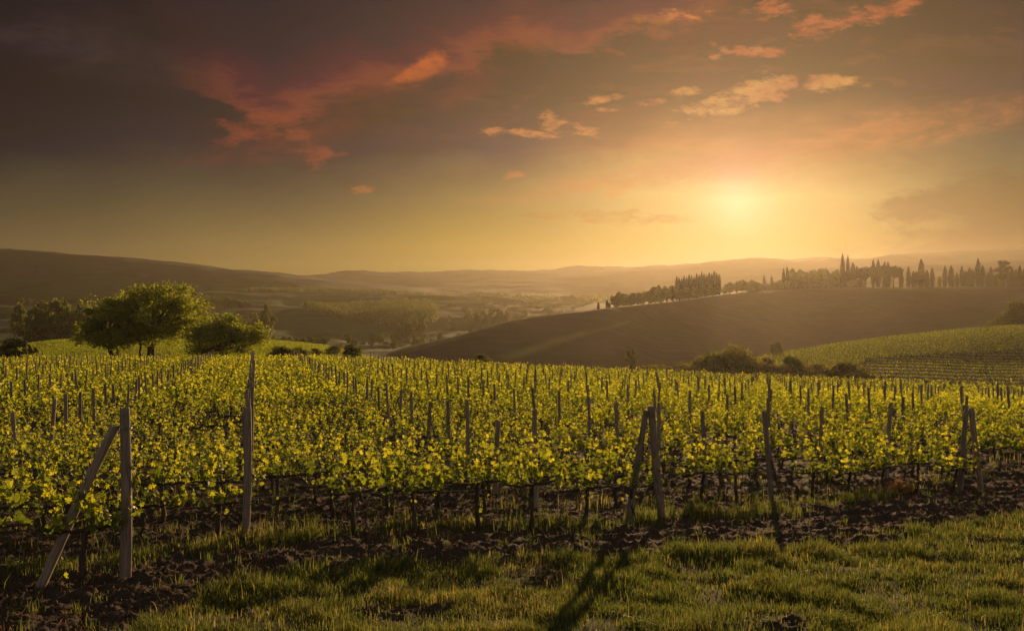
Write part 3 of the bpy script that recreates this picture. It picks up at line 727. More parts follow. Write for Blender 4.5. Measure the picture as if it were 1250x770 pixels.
for i in range(9):
    tr, co, sh, le = vine_parts(300 + i)
    root = empty('grapevine', (0, 0, 0), TH)
    for nm, me in (('trunk', tr), ('cordon', co), ('foliage', le)): ob = link(nm, me, root)
    link('shoots', sh, ob)
    VP.append(root)
vines = []
for k in range(NROW):
    t = T0 + DT * k
    s0 = -130.0
    s = row_end(k) - 0.45
    g = np.random.default_rng(1000 + k)
    while s > -130:
        x, y = st2xy(s, t)
        if 4 < y < 112 and abs(x / y) < 0.82:
            if g.random() > 0.075: vines.append((x, y + g.normal() * 0.02, k, s))
        s -= 0.9 * g.uniform(0.92, 1.08)
vines.sort(key=lambda p: math.hypot(p[0], p[1]))
solo = [p for p in vines if abs(p[0] / p[1]) < 0.65][:300]
ss_ = set((p[2], round(p[3], 3)) for p in solo)
rest = [p for p in vines if (p[2], round(p[3], 3)) not in ss_]
byrow = {}
for p in solo: byrow.setdefault(p[2], []).append(p)
used = [False] * len(VP)
for k, lst in byrow.items():
    lst.sort(key=lambda p: -p[3])
    for n, p in enumerate(lst):
        i = int(rng.integers(len(VP)))
        if used[i]: o = copy_tree(VP[i])
        else: o = VP[i]; used[i] = True
        o.location = (p[0], p[1], hz1(p[0], p[1]) + 0.0)
        sc_ = rng.uniform(0.86, 1.08)
        o.scale = (1.0, 1.0, sc_); o.rotation_euler = (0, 0, TH + (math.pi if rng.random() < 0.5 else 0) + rng.normal() * 0.08)
        where = f'{ordn(n + 1)} from the right end of its row' if k < 3 else f'{ordn(n + 1)} from the right'
        tag(o, f'leafy grapevine in the {ordn(k + 1)} row, {where}', 'grapevine', 'grapevines in the front rows')
for i, u_ in enumerate(used):
    if not u_:
        for ch in list(VP[i].children_recursive): bpy.data.objects.remove(ch)
        bpy.data.objects.remove(VP[i])
# the many vines further back, one mass
P_, N_, S_, C_ = [], [], [], []
tb = MB()
for p in rest:
    x, y = p[0], p[1]; z = hz1(x, y); d = math.hypot(x, y)
    n = int(np.interp(d, [10, 30, 60, 110], [170, 105, 64, 44])); sz = np.interp(d, [10, 30, 60, 110], [0.09, 0.108, 0.138, 0.175])
    hs = rng.uniform(0.78, 1.12)
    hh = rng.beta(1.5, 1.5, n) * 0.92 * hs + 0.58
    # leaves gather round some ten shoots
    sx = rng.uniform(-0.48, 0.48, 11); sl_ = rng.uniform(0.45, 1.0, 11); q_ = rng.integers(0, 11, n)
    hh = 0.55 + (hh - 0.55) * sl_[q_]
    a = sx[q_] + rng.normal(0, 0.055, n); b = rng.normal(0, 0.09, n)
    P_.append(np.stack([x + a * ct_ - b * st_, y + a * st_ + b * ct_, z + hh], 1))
    S_.append(rng.uniform(0.7, 1.25, n) * sz); C_.append(np.clip(0.03 + 0.95 * (hh - 0.5) + rng.normal(0, 0.22, n), 0, 1))  # tone follows height: mature low leaves plus shade of the canopy bottom painted in
    if d < 75:
        tb.add(*tube([(x, y, z - 0.1), (x + rng.normal() * 0.03, y, z + 0.3), (x + rng.normal() * 0.03, y, z + 0.66)], [0.034, 0.026, 0.03], 5, False))
        tb.add(*tube([(x - 0.48 * ct_, y - 0.48 * st_, z + 0.62 + rng.normal() * 0.02), (x, y, z + 0.63), (x + 0.48 * ct_, y + 0.48 * st_, z + 0.62 + rng.normal() * 0.02)], [0.014, 0.022, 0.014], 4, False))
P_ = np.concatenate(P_); S_ = np.concatenate(S_); C_ = np.concatenate(C_)
mb = MB(); N_ = rng.normal(size=P_.shape) + [0, 0, 0.45]
near_ = np.hypot(P_[:, 0], P_[:, 1]) < 40
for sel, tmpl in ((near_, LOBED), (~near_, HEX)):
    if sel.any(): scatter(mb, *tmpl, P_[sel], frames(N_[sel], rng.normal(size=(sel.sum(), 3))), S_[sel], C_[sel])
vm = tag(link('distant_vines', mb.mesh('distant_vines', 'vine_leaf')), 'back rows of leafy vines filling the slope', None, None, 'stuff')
link('trunk', tb.mesh('trunk', 'bark'), vm)

# trellis wires, one pair per front row
for k in range(5):
    t = T0 + DT * k; smax = row_end(k)
    a = np.arange(-24.0, smax + 0.01, 1.25); a = a[[(abs(st2xy(s, t)[0] / max(st2xy(s, t)[1], 2)) < 0.85) for s in a]]
    if len(a) < 3: continue
    mb = MB()
    for hgt, rr in ((0.60, 0.007), (1.02, 0.004), (1.38, 0.004)):
        xs, ysv = st2xy(a, np.full(len(a), t - 0.055 if hgt > 0.7 else t + 0.03))
        zz = hz(xs, ysv) + hgt + 0.012 * np.sin(a * 2.5)
        mb.add(*tube(np.stack([xs, ysv, zz], 1), rr, 5, False))
    tag(link('trellis_wire', mb.mesh('trellis_wire', 'wire', True)), f'thin trellis wires strung along the {ordn(k + 1)} vine row from the front', 'wire', 'trellis wires of the front rows')

# ------------------------------------------------------------------ grass, weeds and clods
def blades(mb, x, y, z, h, w, rnd, lean=0.35):
    n = len(x); a = rng.uniform(0, 2 * math.pi, n); l = np.abs(rng.normal(0, lean, n)) + 0.05
    b = a + math.pi / 2 + rng.normal(0, 0.4, n)
    dx, dy = np.cos(b) * l * h, np.sin(b) * l * h; wx_, wy_ = np.cos(a) * w * 0.5, np.sin(a) * w * 0.5
    v = np.empty((n, 5, 3))
    v[:, 0] = np.stack([x - wx_, y - wy_, z - 0.02], 1); v[:, 1] = np.stack([x + wx_, y + wy_, z - 0.02], 1)
    v[:, 2] = np.stack([x - wx_ * .8 + dx * .35, y - wy_ * .8 + dy * .35, z + h * .55], 1); v[:, 3] = np.stack([x + wx_ * .8 + dx * .35, y + wy_ * .8 + dy * .35, z + h * .55], 1)
    v[:, 4] = np.stack([x + dx, y + dy, z + h * (1 - 0.25 * np.minimum(l, 1))], 1)
    i = np.arange(n)[:, None] * 5
    mb.add(v.reshape(-1, 3), [i + np.array([0, 1, 3, 2]), i + np.array([2, 3, 4])], np.repeat(rnd, 5))
N = 1000000
u = rng.uniform(-0.85, 0.85, N); yy = 3.6 + 15 * rng.random(N) ** 1.15; xx = u * yy
me_, ve_, st__ = grassiness(xx, yy)
dens = np.clip(me_ + 0.5 * ve_, 0, 1)
tuft = fbm(xx * 2.6, yy * 2.6, 3, 61)
keep = rng.random(N) < dens * np.clip(0.55 + 1.1 * tuft, 0.14, 1) * 0.85
xx, yy, me_, ve_, tuft = xx[keep], yy[keep], me_[keep], ve_[keep], tuft[keep]
zz = nz(xx, yy)
h = rng.uniform(0.03, 0.085, len(xx)) * (1 + 1.0 * np.clip(tuft, 0, 1) * 1.8) * (1 + 0.9 * ve_)
edge_s, edge_t = xy2st(xx, yy); nearedge = np.exp(-((grass_edge(edge_s) + wob(xx, yy) - edge_t - 0.4) / 0.5) ** 2)
h *= 1 + 0.9 * nearedge * rng.random(len(xx))
drymask = ss(fbm(xx * 0.9 + 3, yy * 1.3, 4, 66), 0.0, 0.45)
rnd = np.clip(0.32 + 0.22 * rng.normal(size=len(xx)) + 0.45 * drymask * rng.random(len(xx)), 0, 1)
mb = MB(); blades(mb, xx, yy, zz, h, rng.uniform(0.004, 0.009, len(xx)) * np.clip(yy / 7, 0.8, 2), rnd, 0.5)
print('grass blades', len(xx))
tag(link('grass', mb.mesh('grass', 'grass')), 'short tufted grass of the headland track', None, None, 'stuff')
# weeds under the rows
N = 420000
u = rng.uniform(-0.8, 0.8, N); yy = 8 + 34 * rng.random(N) ** 1.3; xx = u * yy
me_, ve_, st__ = grassiness(xx, yy)
tuft = fbm(xx * 1.9 + 8, yy * 1.9, 3, 63)
keep = rng.random(N) < np.clip(np.clip(ve_ * 0.9 + st__ * 0.8, 0, 1) * np.clip(0.25 + 1.3 * tuft, 0.0, 1) * 0.7, 0, 1)
xx, yy, tuft = xx[keep], yy[keep], tuft[keep]
rnd = np.clip(0.35 + 0.2 * rng.normal(size=len(xx)) + 0.5 * (fbm(xx * 0.7, yy * 0.7, 3, 68) > 0.12) * rng.random(len(xx)), 0, 1)
h = rng.uniform(0.08, 0.26, len(xx)) * (1 + 1.2 * np.clip(tuft, 0, 1))
mb = MB(); blades(mb, xx, yy, nz(xx, yy), h, rng.uniform(0.006, 0.012, len(xx)) * np.clip(yy / 12, 1, 2.5), rnd, 0.28)
print('weeds', len(xx))
tag(link('weeds', mb.mesh('weeds', 'grass')), 'taller weeds and dry stalks under the vines', None, None, 'stuff')
# scattered tufts on the soil and dry stalks along the ragged grass edge
tx, ty = [], []
for i in range(420):
    y0 = 6.5 + 13 * rng.random(); x0 = rng.uniform(-0.72, 0.72) * y0
    if grassiness(np.array([x0]), np.array([y0]))[0][0] > 0.3: continue
    k = int(rng.integers(6, 34)); r = rng.uniform(0.02, 0.09); tx.append(x0 + rng.normal(0, r, k)); ty.append(y0 + rng.normal(0, r, k))
tx, ty = np.concatenate(tx), np.concatenate(ty)
mb = MB(); blades(mb, tx, ty, nz(tx, ty), rng.uniform(0.04, 0.16, len(tx)), rng.uniform(0.005, 0.01, len(tx)), np.clip(rng.normal(.35, .2, len(tx)), 0, 1), 0.5)
N = 60000
u = rng.uniform(-0.8, 0.8, N); yy = 4.5 + 13 * rng.random(N); xx = u * yy; me_, ve_, st__ = grassiness(xx, yy)
keep = rng.random(N) < (0.07 * me_ * (1 - me_) * 4 + 0.006 * me_ + 0.06 * ve_) * (fbm(xx * 1.2, yy * 1.2, 2, 91) > -0.1); xx, yy = xx[keep], yy[keep]
blades(mb, xx, yy, nz(xx, yy), rng.uniform(0.10, 0.30, len(xx)), rng.uniform(0.003, 0.005, len(xx)), np.clip(rng.normal(.62, .2, len(xx)), 0, 1), 0.35)
tag(link('tufts', mb.mesh('tufts', 'grass'))  , 'scattered grass tufts and dry stalks along the edge of the soil', None, None, 'stuff')
# clods and straw on the ploughed strip
N = 45000
u = rng.uniform(-0.75, 0.75, N); yy = 5.5 + 13 * rng.random(N); xx = u * yy
me_, ve_, st__ = grassiness(xx, yy)
keep = rng.random(N) > np.clip(me_ * 1.4 + ve_, 0, 1)
xx, yy = xx[keep], yy[keep]
ico = np.array([[0, 0, 1], [.9, 0, .35], [.28, .85, .4], [-.72, .53, .38], [-.72, -.53, .42], [.28, -.85, .36], [.72, .53, -.4], [-.28, .85, -.4], [-.9, 0, -.4], [-.28, -.85, -.4], [.72, -.53, -.4], [0, 0, -1]])
icf = np.array([[0,1,2],[0,2,3],[0,3,4],[0,4,5],[0,5,1],[1,6,2],[2,7,3],[3,8,4],[4,9,5],[5,10,1],[6,7,2],[7,8,3],[8,9,4],[9,10,5],[10,6,1],[11,7,6],[11,8,7],[11,9,8],[11,10,9],[11,6,10]])
n = len(xx); szc = np.exp(rng.normal(-4.75, 0.6, n)); szc = np.minimum(szc, 0.045)
vv_ = ico[None] * (1 + 0.35 * rng.normal(size=(n, 12, 1))) * szc[:, None, None] * np.stack([rng.uniform(.7, 1.4, n), rng.uniform(.7, 1.4, n), rng.uniform(.45, .8, n)], 1)[:, None, :]
vv_ += np.stack([xx, yy, nz(xx, yy) + szc * 0.02], 1)[:, None, :]
mb = MB(); mb.add(vv_.reshape(-1, 3), (icf[None] + (np.arange(n) * 12)[:, None, None]).reshape(-1, 3))
tag(link('soil_clods', mb.mesh('soil_clods', 'clod')), 'crumbled dark soil clods on the ploughed strip', None, None, 'stuff')
N = 9000
u = rng.uniform(-0.75, 0.75, N); yy = 5.5 + 15 * rng.random(N); xx = u * yy
me_, ve_, st__ = grassiness(xx, yy); keep = rng.random(N) > np.clip(me_ * 0.8, 0, 1); xx, yy = xx[keep], yy[keep]
mb = MB(); blades(mb, xx, yy, nz(xx, yy) + 0.03, rng.uniform(0.008, 0.02, len(xx)), rng.uniform(0.004, 0.01, len(xx)), rng.uniform(0, 1, len(xx)), 5.0)
tag(link('straw', mb.mesh('straw', 'dry_leaf')), 'dry straw and leaf litter lying on the soil', None, None, 'stuff')
N = 260000
u = rng.uniform(-0.8, -0.14, N); yy = rng.uniform(122, 236, N); xx = u * yy; pp_ = CX + u * F
keep = rng.random(N) < ss(470 - pp_, 0, 30) * (0.5 + 0.5 * ss(fbm(xx / 9, yy / 9, 3, 5), -0.3, 0.3)); xx, yy = xx[keep], yy[keep]
mb = MB(); blades(mb, xx, yy, hz(xx, yy), rng.uniform(0.25, 0.5, len(xx)), rng.uniform(0.10, 0.2, len(xx)), np.clip(rng.normal(.5, .15, len(xx)), 0, 1), 0.3)
tag(link('meadow_grass', mb.mesh('meadow_grass', 'meadow')), 'bright green grass of the meadow beyond the vines', None, None, 'stuff')
# a tan dry plant at the foot of the right end post
x, y = 8.3, 17.6; z = hz1(x, y)
root = empty('dry_shrub', (x, y, z)); tag(root, 'small withered orange-tan shrub on the ground left of the right A-shaped end post', 'shrub')
n = 160; a = rng.normal(size=(n, 3)); a /= np.linalg.norm(a, axis=1)[:, None]; a[:, 2] = np.abs(a[:, 2]) * 0.7; pp = a * rng.uniform(0.4, 1, n)[:, None] * [0.36, 0.3, 0.32] + [0, 0, 0.08]
mb = MB(); scatter(mb, *HEX, pp, frames(a + rng.normal(size=a.shape) * .5, rng.normal(size=a.shape)), rng.uniform(0.06, 0.11, n), rng.random(n)); link('foliage', mb.mesh('foliage', 'dry_leaf'), root)
mb = MB()
for j in range(9): mb.add(*tube([(0, 0, -.05), a[j] * [.2, .2, .2], a[j] * [.33, .28, .36]], [.008, .006, .003], 5))
link('stems', mb.mesh('stems', 'bark', True), root)

# ------------------------------------------------------------------ trees
def tree_meshes(seed, H, Wd, base=0.25, nclump=46, leaf=0.3, per=220, lm='oak_leaf', trunk_r=0.35, depth=None, spread=0.13, lean=0.0, stems=1, flat=0.0, fork=0.30):
    g = np.random.default_rng(seed); Dp = depth or Wd
    tb = MB(); cb = MB()
    cz, rz = H * (base + (1 - base) * 0.48), H * (1 - base) * 0.52
    C = []
    while len(C) < nclump:
        p = g.normal(size=3); p /= np.linalg.norm(p); r = g.uniform(0.25, 1.0) ** 0.55
        q = p * r * 0.86
        if q[2] < -0.75 + 0.35 * abs(q[0]): continue
        lump = 1 + 0.22 * math.sin(3 * math.atan2(q[1], q[0]) + seed) + 0.12 * g.normal()
        C.append([q[0] * Wd / 2 * lump + lean * (q[2] + .5), q[1] * Dp / 2 * lump, cz + q[2] * rz * (1 - 0.25 * flat)])
    C = np.array(C)
    bases = [np.array([0.0, 0, 0])] if stems == 1 else [np.array([g.normal() * Wd * .1, g.normal() * Dp * .08, 0]) for _ in range(stems)]
    forks = []
    for b in bases:
        fk = np.array([b[0] + lean * .2 + g.normal() * .03 * Wd, b[1], H * fork])
        n = 7; tt = np.linspace(0, 1, n)[:, None]
        pts = b + (fk - b) * tt + np.concatenate([g.normal(0, 0.02 * H * 0.3, (n, 2)) * (tt > 0.05), np.zeros((n, 1))], 1); pts[0, 2] = -0.4
        rr = trunk_r * np.array([1.5, 1.1, .98, .92, .88, .84, .75]) / math.sqrt(stems)
        tb.add(*tube(pts, rr, 10)); forks.append(pts[-1])
    # limbs: main limbs to a third of the clumps, sub limbs from there
    order = g.permutation(nclump); mains = order[:max(4, nclump // 5)]; ends = []
    for i in mains:
        fk = forks[g.integers(len(forks))]
        c = C[i]; mid = fk + (c - fk) * 0.5 + [0, 0, 0.06 * H] + g.normal(0, 0.02 * H, 3)
        tt = np.linspace(0, 1, 8)[:, None]; pts = (1 - tt) ** 2 * fk + 2 * tt * (1 - tt) * mid + tt ** 2 * c
        tb.add(*tube(pts, np.linspace(trunk_r * .5, trunk_r * .09, 8), 7)); ends.append(pts)
    for i in order[len(mains):]:
        c = C[i]; src = min((p for e in ends for p in e[2:7]), key=lambda p: np.linalg.norm(p - c))
        mid = (src + c) / 2 + g.normal(0, 0.015 * H, 3) + [0, 0, 0.02 * H]
        tt = np.linspace(0, 1, 5)[:, None]; pts = (1 - tt) ** 2 * src + 2 * tt * (1 - tt) * mid + tt ** 2 * c
        tb.add(*tube(pts, np.linspace(trunk_r * .16, trunk_r * .04, 5), 5))
    tone = np.clip(g.normal(0.45, 0.16, nclump), 0.05, 0.95)
    for i, c in enumerate(C):
        n = int(per * g.uniform(0.6, 1.3)); rad = spread * min(Wd, H * 1.3) * g.uniform(0.6, 1.15)
        p = g.normal(size=(n, 3)); p /= np.linalg.norm(p, axis=1)[:, None]; p *= (g.random((n, 1)) ** 0.45)
        p = c + p * rad * [1.1, 1.1, 0.72] + g.normal(0, rad * .12, (n, 3))
        p[:, 2] = np.maximum(p[:, 2], 0.3)
        scatter(cb, *HEX, p, frames(g.normal(size=(n, 3)) + [0, 0, .5], g.normal(size=(n, 3))), leaf * g.uniform(.6, 1.3, n), np.clip(tone[i] + g.normal(0, .16, n), 0, 1))
    cv = np.concatenate(cb.v); k = np.array([Wd / (np.percentile(cv[:, 0], 98.5) - np.percentile(cv[:, 0], 1.5)), Dp / (np.percentile(cv[:, 1], 98.5) - np.percentile(cv[:, 1], 1.5)), H / np.percentile(cv[:, 2], 99.3)])
    for q_ in (tb, cb): q_.v = [v * k for v in q_.v]
    return tb.mesh('trunk', 'tree_bark', True), cb.mesh('crown', lm)
def tree(name, px_, d, tr, label, cat='tree', group=None, rz=0.0, scale=1.0, dz=0.0):
    x = (px_ - CX) / F * d; z = hz1(x, d) + dz
    root = empty(name, (x, d, z), rz, (scale,) * 3 if np.isscalar(scale) else scale)
    tag(root, label, cat, group)
    link('trunk', tr[0], root); link('crown', tr[1], root)
    return root
def height_at(px_, d, ytop): x = (px_ - CX) / F * d; return (CY - ytop) * d / F + EYE - hz1(x, d)
# three oaks and companions by the meadow
h = height_at(188, 152, 349)
tree('oak_tree', 185, 152, tree_meshes(11, h, 18.0, 0.08, 190, 0.26, 125, 'oak_leaf', 0.50, 13, 0.10, 0.6), 'large round oak, tallest tree at the edge of the vineyard on the left', 'tree', 'oaks at the field edge')
h = height_at(135, 147, 366)
tree('oak_tree', 137, 147, tree_meshes(12, h, 10.5, 0.02, 90, 0.26, 125, 'oak_leaf', 0.30, 9, 0.10, -0.4), 'dark oak with low branches, left of the large round oak', 'tree', 'oaks at the field edge')
h = height_at(158, 150, 366)
tree('oak_tree', 159, 150, tree_meshes(13, h, 7.5, 0.16, 44, 0.25, 100, 'oak_leaf', 0.22, 7, 0.11, 0.2, 2), 'slim two-stemmed oak between the dark oak and the large round oak', 'tree', 'oaks at the field edge')
h = height_at(272, 144, 386)
tree('oak_tree', 271, 144, tree_meshes(14, h, 13.0, 0.0, 110, 0.25, 130, 'oak_leaf', 0.34, 9, 0.14, 0.3, 1, 0, 0.22), 'low rounded green oak, right of the large round oak', 'tree', 'oaks at the field edge')

BUSH = [tree_meshes(20 + i, 4.0, 5.0, 0.02, 26, 0.24, 170, 'olive_leaf', 0.09, 4.0, 0.19, 0, 3, 0, 0.2) for i in range(3)]
BUSHD = [tree_meshes(25 + i, 4.0, 5.0, 0.02, 26, 0.22, 190, 'dark_leaf', 0.09, 4.0, 0.19, 0, 3, 0, 0.2) for i in range(2)]
def bush(px_, d, ytop, wpx, label, dark=False, name='bush', cat='bush', group='bushes along the edge of the vineyard'):
    h = height_at(px_, d, ytop); w = wpx * d / F
    tr = (BUSHD if dark else BUSH)[int(rng.integers(2))]
    return tree(name, px_, d, tr, label, cat, group, rng.uniform(0, 6.28), (w / 5.0, w / 5.0, max(h, 0.8) / 4.0))
bush(12, 128, 414, 46, 'pale green bush at the left edge of the photo beyond the last vines')
bush(345, 132, 423, 34, 'dark wide bush behind the last vine rows, right of the oaks', True)
bush(366, 136, 424, 20, 'smaller dark bush touching the dark wide bush behind the vines', True)
bush(386, 165, 425, 16, 'hazy olive bush right of the two dark bushes')
bush(407, 175, 422, 20, 'hazy taller bush left of the round dark bush')
bush(429, 140, 420, 24, 'round dark bush behind the vines at the foot of the ploughed hill', True)
bush(588, 122, 433, 19, 'single small round shrub standing just above the vine tops, centre', True)
bush(800, 135, 446, 40, 'low pale scrub right of the young slender poplar')
bush(838, 136, 444, 34, 'low pale scrub left of the rounded bush pile')
bush(872, 140, 432, 44, 'broad rounded bush at the left end of the thicket below the slope', True)
bush(899, 141, 423, 34, 'tallest bush of the thicket below the hillside vineyard', False)
bush(925, 139, 442, 36, 'rounded sunlit bush in the middle of the thicket')
bush(945, 136, 446, 34, 'low leafy bush in front of the thicket')
bush(966, 138, 436, 26, 'dark upright bush at the right of the thicket', True)
bush(985, 133, 452, 30, 'small bush right of the dark upright bush')
bush(1004, 128, 458, 26, 'low bramble left of the pale round bush')
bush(1035, 133, 442, 50, 'pale round bush at the foot of the hillside vineyard')
for n, (p, d, t, w, dk) in enumerate([(856, 141, 435, 28, 0), (884, 142, 430, 28, 0), (911, 143, 434, 32, 0), (936, 143, 437, 28, 0), (955, 134, 446, 24, 0), (975, 141, 438, 28, 0), (996, 139, 444, 30, 0), (1018, 136, 447, 28, 0), (1050, 136, 449, 28, 1), (1066, 134, 458, 24, 0)]):
    bush(p, d, t, w, f'bush filling the thicket below the hillside vineyard, {ordn(n + 1)} from its left end', bool(dk), 'bush', 'bush', 'bushes filling the thicket')
bush(948, 248, 417, 15, 'small round tree on the rim of the hillside vineyard', True, 'small_tree', 'tree')
bush(1243, 312, 368, 34, 'dark tree at the right edge above the hillside vineyard', True, 'small_tree', 'tree')
bush(1222, 318, 386, 30, 'low scrub left of the dark tree at the right edge', True)
h = height_at(771, 136, 427)
tree('young_poplar', 771, 136, tree_meshes(31, h, 1.6, 0.02, 26, 0.16, 90, 'olive_leaf', 0.06, 1.6, 0.14, 0, 1, 0, 0.5), 'young slender poplar rising above the far vines in front of the ploughed hill')

# --- hilltop: cypresses, pines, woods
def cypress_meshes(seed, H=20.0, Wd=4.0):
    g = np.random.default_rng(seed); n = 2600
    f = g.random(n) ** 0.8; prof = (1 - np.clip((f - 0.35) / 0.65, 0, 1) ** 2.2) ** 0.8 * (0.72 + 0.28 * np.clip(f / 0.3, 0, 1))
    a = g.uniform(0, 6.28, n); lob = 1 + 0.16 * np.sin(3 * a + f * 9 + seed) + 0.1 * np.sin(5 * a - f * 15)
    r = Wd / 2 * prof * lob * (0.55 + 0.45 * g.random(n)) * g.normal(1, 0.07, n)
    p = np.stack([r * np.cos(a), r * np.sin(a), 0.8 + f * (H - 0.8) + g.normal(0, .15, n)], 1)
    cb = MB(); o = np.stack([np.cos(a), np.sin(a), np.full(n, .4)], 1)
    scatter(cb, *HEX, p, frames(o + g.normal(size=(n, 3)) * .5, np.stack([g.normal(size=n) * .4, g.normal(size=n) * .4, np.ones(n)], 1)), g.uniform(.5, 1.0, n), np.clip(g.normal(.5, .25, n), 0, 1))
    tb = MB(); tb.add(*tube([(0, 0, -.5), (0, 0, 1.5), (0.05, 0, H * .6), (0, 0, H * .93)], [.32, .26, .15, .04], 7))
    return tb.mesh('trunk', 'tree_bark', True), cb.mesh('crown', 'cypress_leaf')
CYP = [cypress_meshes(40 + i, 20, w) for i, w in enumerate((3.4, 4.2, 5.0, 3.8, 4.6))]
def cyp(px_, ytop, wpx, label, d=648, group='cypresses on the hilltop'):
    h = height_at(px_, d, ytop); w = wpx * 1.02 * d / F; i = int(rng.integers(len(CYP)))
    ww = (3.4, 4.2, 5.0, 3.8, 4.6)[i] * 1.0
    return tree('cypress_tree', px_, d, CYP[i], label, 'cypress', group, rng.uniform(0, 6.28), (w / ww, w / ww, h / 20))
ROW = [(1109, 326, 5), (1115, 331, 5), (1118.5, 331, 4), (1124.5, 317, 7.5), (1131.5, 330, 6), (1138, 327, 5), (1147, 337, 4), (1153.5, 325, 5.5), (1161, 325, 6.5), (1163.5, 340, 3), (1168, 333, 4.5),
       (1174, 325, 5), (1179, 331, 6), (1183.5, 327, 6), (1187.5, 329, 5), (1194, 316, 6.5), (1199.5, 324, 6), (1206, 333, 5), (1209.5, 326, 6), (1214.5, 336, 5), (1231, 330, 5), (1235.5, 327, 6), (1240, 329, 5), (1245, 325, 6), (1250, 328, 6), (1256, 324, 6)]
for n, (p, t, w) in enumerate(ROW):
    sz = 'tall' if t < 322 else ('short' if t > 331 else 'dark')
    cyp(p, t, w, f'{sz} narrow cypress in the open hilltop row, {ordn(n + 1)} from the left')
cyp(1028.5, 311, 5.5, 'taller left one of the two cypresses standing above the villa trees')
cyp(1035, 312, 5, 'right one of the two tall cypresses standing above the villa trees', 650)
for n, (p, t, w) in enumerate([(1041, 321, 7), (1046, 325, 5), (1050, 328, 5), (1055, 326, 5)]):
    cyp(p, t, w, f'cypress stepping down beside the tall pair, {ordn(n + 1)} to their right', 652)
for n, (p, t, w) in enumerate([(1066, 317, 5), (1072, 317, 6), (1080, 320, 6), (1084, 320, 6), (1100, 328, 5)]):
    cyp(p, t, w, f'cypress among the umbrella pines, {ordn(n + 1)} from the left', 655)
for n, (p, t, w) in enumerate([(956.5, 328, 4), (961, 326, 4), (933, 336, 3.5), (942, 337, 3.5)]):
    cyp(p, t, w, ['left of two thin cypresses at the villa gable', 'right of two thin cypresses at the villa gable', 'left of two thin cypresses over the long farmhouse', 'right of two thin cypresses over the long farmhouse'][n], 655)
for n, (p, t, w) in enumerate([(821, 350, 4)] + [(826 + 3.05 * i, 341 - 7 * math.sin(i / 17 * 1.5) + (i * 37 % 5) - 3, 4.6) for i in range(18)]):
    cyp(p, t, w, f'slim cypress in the tight hillside stand, {ordn(n + 1)} from its left', float(np.interp(p, [821, 880], [468, 532])) + (n % 3) * 4, 'cypresses in the tight stand below the sun')
for n, (p, t) in enumerate([(730.5, 369), (741, 366), (744, 369)]):
    cyp(p, t, 3.2, f'small lone cypress on the hill shoulder left of the woods, {ordn(n + 1)} from left', 371, 'small cypresses on the hill shoulder')
PINE = [tree_meshes(60 + i, 16, 15, 0.45, 44, 0.75, 130, 'cypress_leaf', 0.45, 13, 0.16, 0, 1, 0.5, 0.55) for i in range(2)]
for n, (p, t, w) in enumerate([(1056, 327, 18), (1066, 326, 18), (1077, 325, 14), (1091, 326, 22)]):
    h = height_at(p, 650, t); tree('umbrella_pine', p, 650, PINE[n % 2], f'broad flat-topped pine beside the hilltop cypresses, {ordn(n + 1)} from the left', 'pine', 'umbrella pines on the hilltop', n * 1.3, (w * .65 / 15, w * .65 / 15, h / 16))
h = height_at(1225, 650, 319); tree('stone_pine', 1225, 650, tree_meshes(64, h, 9.5, 0.12, 50, 0.75, 90, 'cypress_leaf', 0.4, 8, 0.14), 'broad ragged conifer wider than the cypresses around it, near the right edge', 'pine')
WOODT = [tree_meshes(70 + i, 10, 10, 0.01, 34, 0.55, 90, 'dark_leaf', 0.3, 9, 0.16) for i in range(4)]
def woodtree(px_, d, ytop, wpx, label, group, name='broadleaf_tree'):
    h = height_at(px_, d, ytop); w = wpx * d / F
    return tree(name, px_, d, WOODT[int(rng.integers(4))], label, 'tree', group, rng.uniform(0, 6.28), (w / 10, w / 10, max(h, 2) / 10))
for n, (p, t, w) in enumerate([(752, 359, 13), (757, 357, 14), (764, 359, 14), (771, 358, 13), (778, 358, 14), (786, 357, 14), (793, 355, 14), (800, 351, 15), (807, 349, 14), (814, 350, 14), (822, 349, 12)]):
    woodtree(p, float(np.interp(p, [740, 830], [378, 476])) + (n % 3) * 6, t, w, f'round tree in the wood below the tight cypress stand, {ordn(n + 1)} from its left', 'trees of the hillside wood')
for n, (p, t, w) in enumerate([(830, 350, 14), (840, 347, 14), (850, 346, 14), (860, 345, 14), (870, 344, 14)]):
    woodtree(p, float(np.interp(p, [821, 880], [464, 526])), t + 4, w, f'low tree skirting the tight cypress stand, {ordn(n + 1)} from the left', 'trees skirting the cypress stand')
for n, (p, t, w) in enumerate([(884, 350, 9), (891, 345, 13), (900, 344, 12), (907, 342, 13), (915, 342, 13), (924, 344, 12), (949, 342, 14)]):
    woodtree(p, float(np.interp(p, [880, 910, 950], [548, 580, 630])), t, w, f'round garden tree between the cypress stand and the villa, {ordn(n + 1)} from the left', 'garden trees left of the villa')
for n, (p, t, w) in enumerate([(966, 329, 14), (975, 330, 14), (984, 333, 14), (993, 331, 14), (1002, 329, 14), (1012, 329, 13), (1020, 330, 13), (1030, 332, 12), (1040, 334, 14), (1050, 333, 14)]):
    woodtree(p, 664, t, w, f'tall garden tree behind the villa roof, {ordn(n + 1)} from the left', 'garden trees behind the villa')
for n, (p, t, w) in enumerate([(1212, 338, 12), (1222, 340, 12), (1238, 338, 14), (1248, 338, 14)]):
    woodtree(p, 655, t, w, f'low tree filling the gap under the hilltop cypresses, {ordn(n + 1)} from left', 'low trees under the hilltop cypresses')
